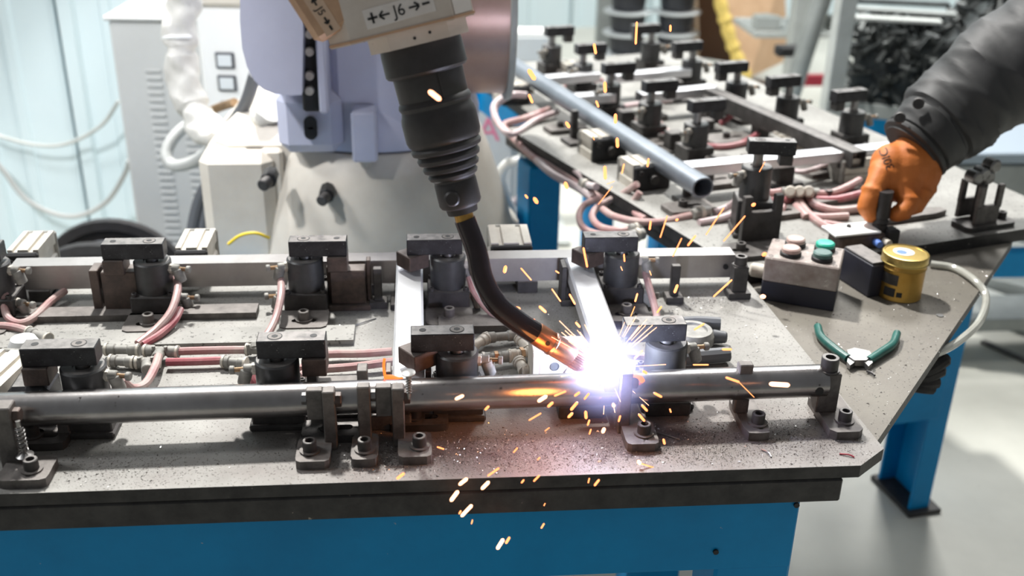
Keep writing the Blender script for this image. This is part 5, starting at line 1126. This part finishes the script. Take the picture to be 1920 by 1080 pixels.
solo('offcut_heap_core', mb.add(vs, fs), 'scrap', 'dense inside of the heap of black steel offcuts', 'offcuts', kind='stuff')
me = MB().box((0, 0, 0), (.062, .017, .010), .0015).mesh('steel_offcut'); me.materials.append(MAT['scrap'])
me2 = MB().prism([(-.035, -.01), (.035, -.01), (.035, .01), (.03, .01), (.03, -.005), (-.035, -.005)], -.008, .008).mesh('steel_offcut'); me2.materials.append(MAT['scrap'])
random.seed(21)
for i in range(300):
    k_ = random.random()
    if k_ < .52: x = random.uniform(.0, CW * .75); y = random.uniform(-.012, .03); z = random.uniform(.03, .27); wh = 'on the front of the heap in the steel tray'
    elif k_ < .60: x = random.uniform(-.01, .03); y = random.uniform(0, CD); z = random.uniform(.03, .25); wh = 'on the left flank of the heap in the steel tray'
    else: x = random.uniform(0, CW * .9); y = random.uniform(.02, CD * .7); z = heap_h(x, y) + .015; wh = 'on top of the heap in the steel tray'
    o = bpy.data.objects.new('steel_offcut', me if i % 3 else me2); COL.objects.link(o); o.location = fcr @ V((x, y, cz0 + z)); o.rotation_euler = (random.uniform(-.6, .6), random.uniform(-.9, .9), random.uniform(-.9, .9) + (1.57 if i % 4 == 0 else 0))
    tag(o, 'short black steel offcut ' + wh, 'offcut', 'black steel offcuts heaped on the tray')
for i, (x, y, L, rz, lab) in enumerate(((.12, .10, .30, .12, 'front pale flat bar lying on the offcut heap'), (.14, .20, .36, .05, 'middle pale flat bar lying on the offcut heap'), (.13, .30, .34, .16, 'rear dark flat bar lying on the offcut heap'))):
    solo('flat_bar', MB().box((x, y, cz0 + .295 + .012 * i), (L, .05, .012), .002, rz, fcr), ['palesteel', 'greysteel', 'scrap'][i], lab, 'bar', 'flat bars on the offcut heap')
# low grey racks and beams at the right
t = thing('steel_bench', 'low grey bench with pale blue-grey top behind the sleeve', 'bench', (1.9, 2.72, 0))
MB().box((1.9, 2.72, .62), (1.10, .28, .03), .004).build('bench_top', 'bluetop', t)
MB().box((1.9, 2.60, .50), (1.06, .03, .20), .004).build('bench_apron', 'greysteel', t)
for xx in (1.42, 2.38):
    for yy in (2.62, 2.82): MB().box((xx, yy, .30), (.06, .06, .60), .004).build('bench_leg', 'greysteel', t)
MB().box((1.9, 2.62, .30), (.9, .04, .08), .003).build('bench_stretcher', 'blue', t)
MB().box((1.9, 2.66, .12), (.9, .16, .04), .003).build('bench_shelf', 'greysteel', t)
bA = at(1770, 556, 0); bB = at(1990, 640, 0)
bar3('floor_channel', 'pale steel channel lying on the floor right of the table', bA + V((0, 0, .03)), bB + V((0, 0, .03)), .10, .06, 'palesteel', .004, cat='beam')
dB = (bB - bA).normalized(); nB = V((-dB.y, dB.x, 0))
for i, (of, h_, m_, lab) in enumerate(((.22, .09, 'greysteel', 'dark grey beam behind the pale floor channel'), (.42, .12, 'palesteel', 'light grey beam, second behind the floor channel'), (.62, .14, 'greysteel', 'dark grey beam, third behind the floor channel'))):
    bar3('floor_beam', lab, bA + nB * of + V((-.2, 0, h_ / 2)), bB + nB * of + V((0, 0, h_ / 2)), .12, h_, m_, .004, grp='steel beams on the floor', cat='beam')
q0 = at(1842, 640, .004); q1 = at(1990, 706, .004)
bar3('floor_shadow', 'thin dark strip standing in for a shadow on the floor at the right', q0, q1, .022, .008, 'darksteel', .001, cat='strip')  # dark bar in place of a shadow line on the floor

# ------------------------------------------------------------------ welding arc
AP = dep(1137, 694, 1.222)
t = thing('welding_arc', 'blinding white welding arc where the torch meets the cross bar', 'arc', AP)
MB().sphere((0, 0, 0), .0115, 20, 12, (1.0, 1.0, 1.1)).build('arc_core', 'arc', t, world=False)
vm = bpy.data.materials.new('arc_bloom_volume'); vm.use_nodes = True; nt = vm.node_tree; nt.nodes.clear()
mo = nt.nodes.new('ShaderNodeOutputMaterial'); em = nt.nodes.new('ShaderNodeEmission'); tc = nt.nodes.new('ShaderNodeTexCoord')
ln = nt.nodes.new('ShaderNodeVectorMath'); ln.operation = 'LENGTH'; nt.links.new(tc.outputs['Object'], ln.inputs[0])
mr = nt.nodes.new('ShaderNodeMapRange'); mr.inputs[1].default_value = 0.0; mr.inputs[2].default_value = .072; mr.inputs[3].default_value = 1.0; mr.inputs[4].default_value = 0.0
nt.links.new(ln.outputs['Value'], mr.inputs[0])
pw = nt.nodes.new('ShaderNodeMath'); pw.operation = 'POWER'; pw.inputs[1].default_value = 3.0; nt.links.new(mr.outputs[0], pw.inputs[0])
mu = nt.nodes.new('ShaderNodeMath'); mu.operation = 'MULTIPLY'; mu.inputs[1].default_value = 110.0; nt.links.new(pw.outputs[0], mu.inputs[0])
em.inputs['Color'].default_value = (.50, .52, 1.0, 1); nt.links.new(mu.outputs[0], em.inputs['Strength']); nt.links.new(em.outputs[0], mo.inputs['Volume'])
MAT['bloom'] = vm
MB().sphere((0, 0, 0), .074, 24, 14).build('arc_bloom', 'bloom', t, world=False)  # glowing volume added as the bright bloom around the arc
al = bpy.data.lights.new('arc_light', 'POINT'); al.energy = 3.2; al.color = (.66, .72, 1.0); al.shadow_soft_size = .012
ao = bpy.data.objects.new('arc_light', al); COL.objects.link(ao); ao.location = AP + V((0, .004, .010))
sl_ = bpy.data.lights.new('spatter_fill_light', 'POINT'); sl_.energy = .35; sl_.color = (1.0, .33, .08); sl_.shadow_soft_size = .03
slo = bpy.data.objects.new('spatter_fill_light', sl_); COL.objects.link(slo); slo.location = aty(1030, 752, .985)  # unseen lamp added for the sparks' orange glow on the pipe
# glowing weld bead where the pale cross bar meets the pipe
bp_ = pa + (pb - pa) * ((gx(741, 1.06, T + .06) - pa.x) / (pb.x - pa.x))
t = thing('weld_bead', 'orange glowing fresh weld bead at the end of the pale cross bar', 'weld', bp_ + V((0, .012, .016)))
MB().tube([(-.012, .004, .0), (-.004, .0, .002), (.004, -.004, .001), (.008, -.002, .0)], .0026, 10).build('bead', 'ember', t, world=False)
MB().tube([(-.012, .004, .002), (-.013, .008, .012), (-.012, .012, .020)], .0016, 8).build('bead', 'ember', t, world=False)
t = thing('weld_bead', 'small orange glowing weld bead right of the arc', 'weld', dep(1192, 708, 1.222))
MB().tube([(-.012, 0, .0), (-.004, .0, .002), (.004, -.002, .001), (.008, -.002, -.004)], .003, 10).build('bead', 'ember', t, world=False)

# ------------------------------------------------------------------ sparks
def spark(x0, y0, x1, y1, wpx, yp, lab, m='spark', grp='glowing sparks'):
    a = aty(x0, y0, yp); b_ = aty(x1, y1, yp)
    d = b_ - a
    if d.length < 1e-4: b_ = a + V((.0012, 0, .0008)); d = b_ - a
    r = wpx * .5 * yp * 1.12 / F
    d.normalize(); L = (b_ - a).length
    mb = MB().lathe(a - d * r * .6, d, [(r * .35, 0), (r * .8, r * .5), (r, r * 1.2), (r, max(L + r * .2, r * 1.3)), (r * .8, max(L + r * .7, r * 1.9)), (r * .3, max(L + r * 1.2, r * 2.4))], 8)
    return solo('spark', mb, m, lab, 'spark', grp)
LR = 'glowing orange spark flying over the rear jig'; LM = 'glowing orange spark over the rear half of the front plate'
LF = 'glowing orange spark falling in front of the pipe'; LB = 'glowing orange spark dropping in front of the table edge'
spark(806, 172, 824, 186, 9, .98, 'thick bright orange spark in front of the rubber boot', 'hotspark')
spark(1445, 720, 1478, 722, 10, 1.0, 'long fat glowing spark in front of the right pipe end', 'hotspark')
spark(1428, 556, 1432, 556, 9, 1.3, 'round glowing spark at the foot of the button box', 'hotspark')
spark(1431, 478, 1431, 478, 8, 1.4, 'small round spark just left of the button box')
for q in ((1194, 42, 1192, 82, 4), (1257, 48, 1257, 58, 4), (1114, 83, 1117, 100, 5), (992, 132, 1002, 148, 8), (1134, 155, 1135, 172, 6), (992, 178, 998, 192, 5), (1154, 215, 1154, 230, 6), (1118, 190, 1122, 200, 4), (1062, 230, 1067, 238, 6),
          (1157, 260, 1158, 275, 6), (1134, 313, 1135, 335, 6), (1170, 308, 1166, 325, 3), (1216, 298, 1214, 312, 4), (1060, 343, 1063, 352, 7), (1002, 372, 1007, 380, 7), (985, 366, 989, 371, 4), (1148, 350, 1122, 383, 1.5), (1434, 304, 1424, 322, 1.5),
          (1357, 390, 1324, 440, 2.5), (1397, 405, 1357, 452, 2.5), (1251, 405, 1238, 445, 2.5), (1220, 415, 1218, 430, 4), (1278, 447, 1262, 480, 2.5), (1304, 442, 1290, 460, 4), (1411, 385, 1411, 385, 7), (1268, 413, 1268, 413, 5), (1112, 256, 1114, 262, 2), (1138, 345, 1152, 340, 1.2)):
    spark(*q, 1.40, LR)
for q in ((1094, 465, 1101, 500, 4), (1170, 477, 1171, 490, 3), (948, 500, 946, 510, 7), (977, 503, 996, 525, 3), (1035, 542, 1051, 565, 3), (1068, 552, 1078, 570, 4), (1012, 575, 1023, 585, 6), (968, 577, 974, 579, 7), (980, 605, 987, 606, 6), (998, 602, 1002, 599, 4),
          (1372, 525, 1338, 556, 3.5), (1270, 535, 1265, 548, 6), (1195, 551, 1191, 565, 4), (1190, 575, 1176, 610, 2), (1240, 575, 1232, 586, 4), (1080, 605, 1087, 613, 5), (1320, 607, 1302, 618, 4), (1355, 655, 1371, 655, 5), (1300, 684, 1328, 684, 3), (1042, 508, 1048, 512, 3), (1218, 508, 1221, 516, 2), (1164, 500, 1167, 507, 2), (1204, 658, 1190, 672, 5)):
    spark(*q, 1.16 if q[1] > 480 else 1.3, LM)
for q in ((1362, 708, 1385, 716, 5), (1385, 716, 1414, 745, 1.5), (855, 748, 868, 742, 7), (910, 768, 916, 762, 5), (1010, 752, 1024, 743, 8), (1028, 762, 1036, 755, 6), (992, 788, 1014, 775, 3), (1071, 768, 1082, 755, 6), (1066, 782, 1073, 775, 6), (1098, 772, 1099, 784, 6), (1102, 797, 1105, 788, 4), (1108, 805, 1105, 814, 3),
          (1130, 810, 1133, 804, 8), (1227, 737, 1240, 744, 5), (1204, 760, 1213, 770, 5), (1198, 777, 1208, 789, 5), (1244, 824, 1246, 832, 5), (1256, 767, 1258, 773, 3), (1150, 758, 1151, 762, 7), (1160, 790, 1163, 780, 4), (1198, 868, 1226, 877, 3), (1197, 865, 1200, 869, 9), (963, 848, 970, 840, 3), (1008, 862, 1012, 858, 3), (820, 838, 832, 842, 3),
          (1078, 742, 1086, 736, 5), (1096, 748, 1104, 738, 4), (1206, 696, 1212, 700, 6), (1040, 742, 1060, 734, 4), (1030, 802, 1022, 808, 2)):
    spark(*q, .985 if q[1] < 800 else .97, LF, 'hotspark' if q[4] > 6 else 'spark')
for q in ((745, 897, 757, 888, 6), (915, 892, 935, 878, 4), (862, 908, 875, 898, 8), (904, 916, 916, 904, 8), (846, 938, 858, 922, 9), (978, 905, 982, 900, 4), (1001, 902, 1011, 892, 4), (1103, 905, 1105, 897, 3), (1115, 910, 1123, 900, 5), (866, 967, 884, 948, 8), (861, 963, 864, 958, 4), (884, 982, 886, 975, 3), (1020, 948, 1022, 944, 2.5), (1015, 990, 1020, 982, 4), (933, 1028, 943, 1012, 9), (949, 1018, 955, 1008, 6)):
    spark(*q, .935, LB, 'hotspark' if q[4] > 6 else 'spark')
random.seed(14)
for i in range(44):
    a = random.uniform(0, 2 * PI) if i < 12 else (random.uniform(-PI * .82, -PI * .62) if i % 2 else random.uniform(-PI * .40, -PI * .22))
    r0 = random.uniform(35, 75); r1 = r0 + random.uniform(18, 62)
    if math.sin(a) > 0: r1 = r0 + random.uniform(10, 40)
    x0, y0 = 1137 + r0 * math.cos(a), 694 + r0 * math.sin(a); x1, y1 = 1137 + r1 * math.cos(a), 694 + r1 * math.sin(a) + (r1 - r0) * .08
    spark(x0, y0, x1, y1, random.uniform(.8, 1.5), AP.y - random.uniform(.0, .03), 'fine bright spark line spraying out of the welding arc', 'hotspark', 'fine spark lines around the arc')

# ------------------------------------------------------------------ metal chips and dust on the table
def chips(name, lab, n, region, m, smin, smax, seed, z=T):
    random.seed(seed); mb = MB()
    while n > 0:
        p = region(random)
        if p is None: continue
        n -= 1; sz_ = random.uniform(smin, smax) * (2.0 if random.random() < .06 else 1); a = random.uniform(0, 6.3); b_ = a + random.uniform(1.6, 2.6)
        q = V((p[0], p[1], z)); e = [V((math.cos(a), math.sin(a), 0)) * sz_, V((math.cos(b_), math.sin(b_), 0)) * sz_ * .5, V((math.cos(b_ + 2), math.sin(b_ + 2), 0)) * sz_ * .6]
        mb.add([q + e[0] + V((0, 0, sz_ * random.uniform(0, .7))), q + e[1] + V((0, 0, sz_ * random.uniform(0, .5))), q + e[2], q + V((0, 0, sz_ * .45))], [(0, 1, 3), (1, 2, 3), (2, 0, 3), (0, 2, 1)])
    me = bpy.data.meshes.new(name); me.from_pydata([tuple(v) for v in mb.v], [], mb.f); me.materials.append(MAT[m])
    o = bpy.data.objects.new(name, me); COL.objects.link(o); return tag(o, lab, 'chips', kind='stuff')
def whole(r): return (r.uniform(-.5, .515), r.uniform(.965, 1.41))
def pipeband(r):
    x = r.gauss(.22, .16); y = 1.005 + r.gauss(0, .025)
    return (x, y) if -.45 < x < .51 and .965 < y < 1.12 else None
def piles(r):
    c = r.choice(((.40, 1.385, .035, .02), (.43, 1.04, .05, .03), (.05, 1.02, .04, .02), (-.05, 1.0, .03, .02), (-.33, 1.0, .05, .02), (.30, 1.02, .05, .025), (.13, 1.0, .06, .02)))
    x = r.gauss(c[0], c[2]); y = r.gauss(c[1], c[3]); return (x, y) if x < .51 and .965 < y < 1.45 else None
def right(r):
    x = r.uniform(.53, .95); y = r.uniform(1.04, 1.56); return (x, y) if (y - 1.03) > (x - .54) * 1.22 else None
chips('bright_chips', 'fine bright metal chips scattered over the fixture plate', 2600, lambda r: whole(r) if r.random() < .5 else piles(r), 'chip', .0006, .0017, 31)
chips('dark_grit', 'fine dark grinding grit strewn along the pipe on the fixture plate', 13000, lambda r: pipeband(r) if r.random() < .6 else piles(r), 'chipdark', .0004, .0013, 32)
chips('slab_chips', 'bright chips scattered on the slab around the pliers', 700, right, 'chip', .0006, .0016, 33, zs)
chips('slab_grit', 'dark grit scattered on the slab around the pliers', 900, right, 'chipdark', .0006, .0015, 34, zs)
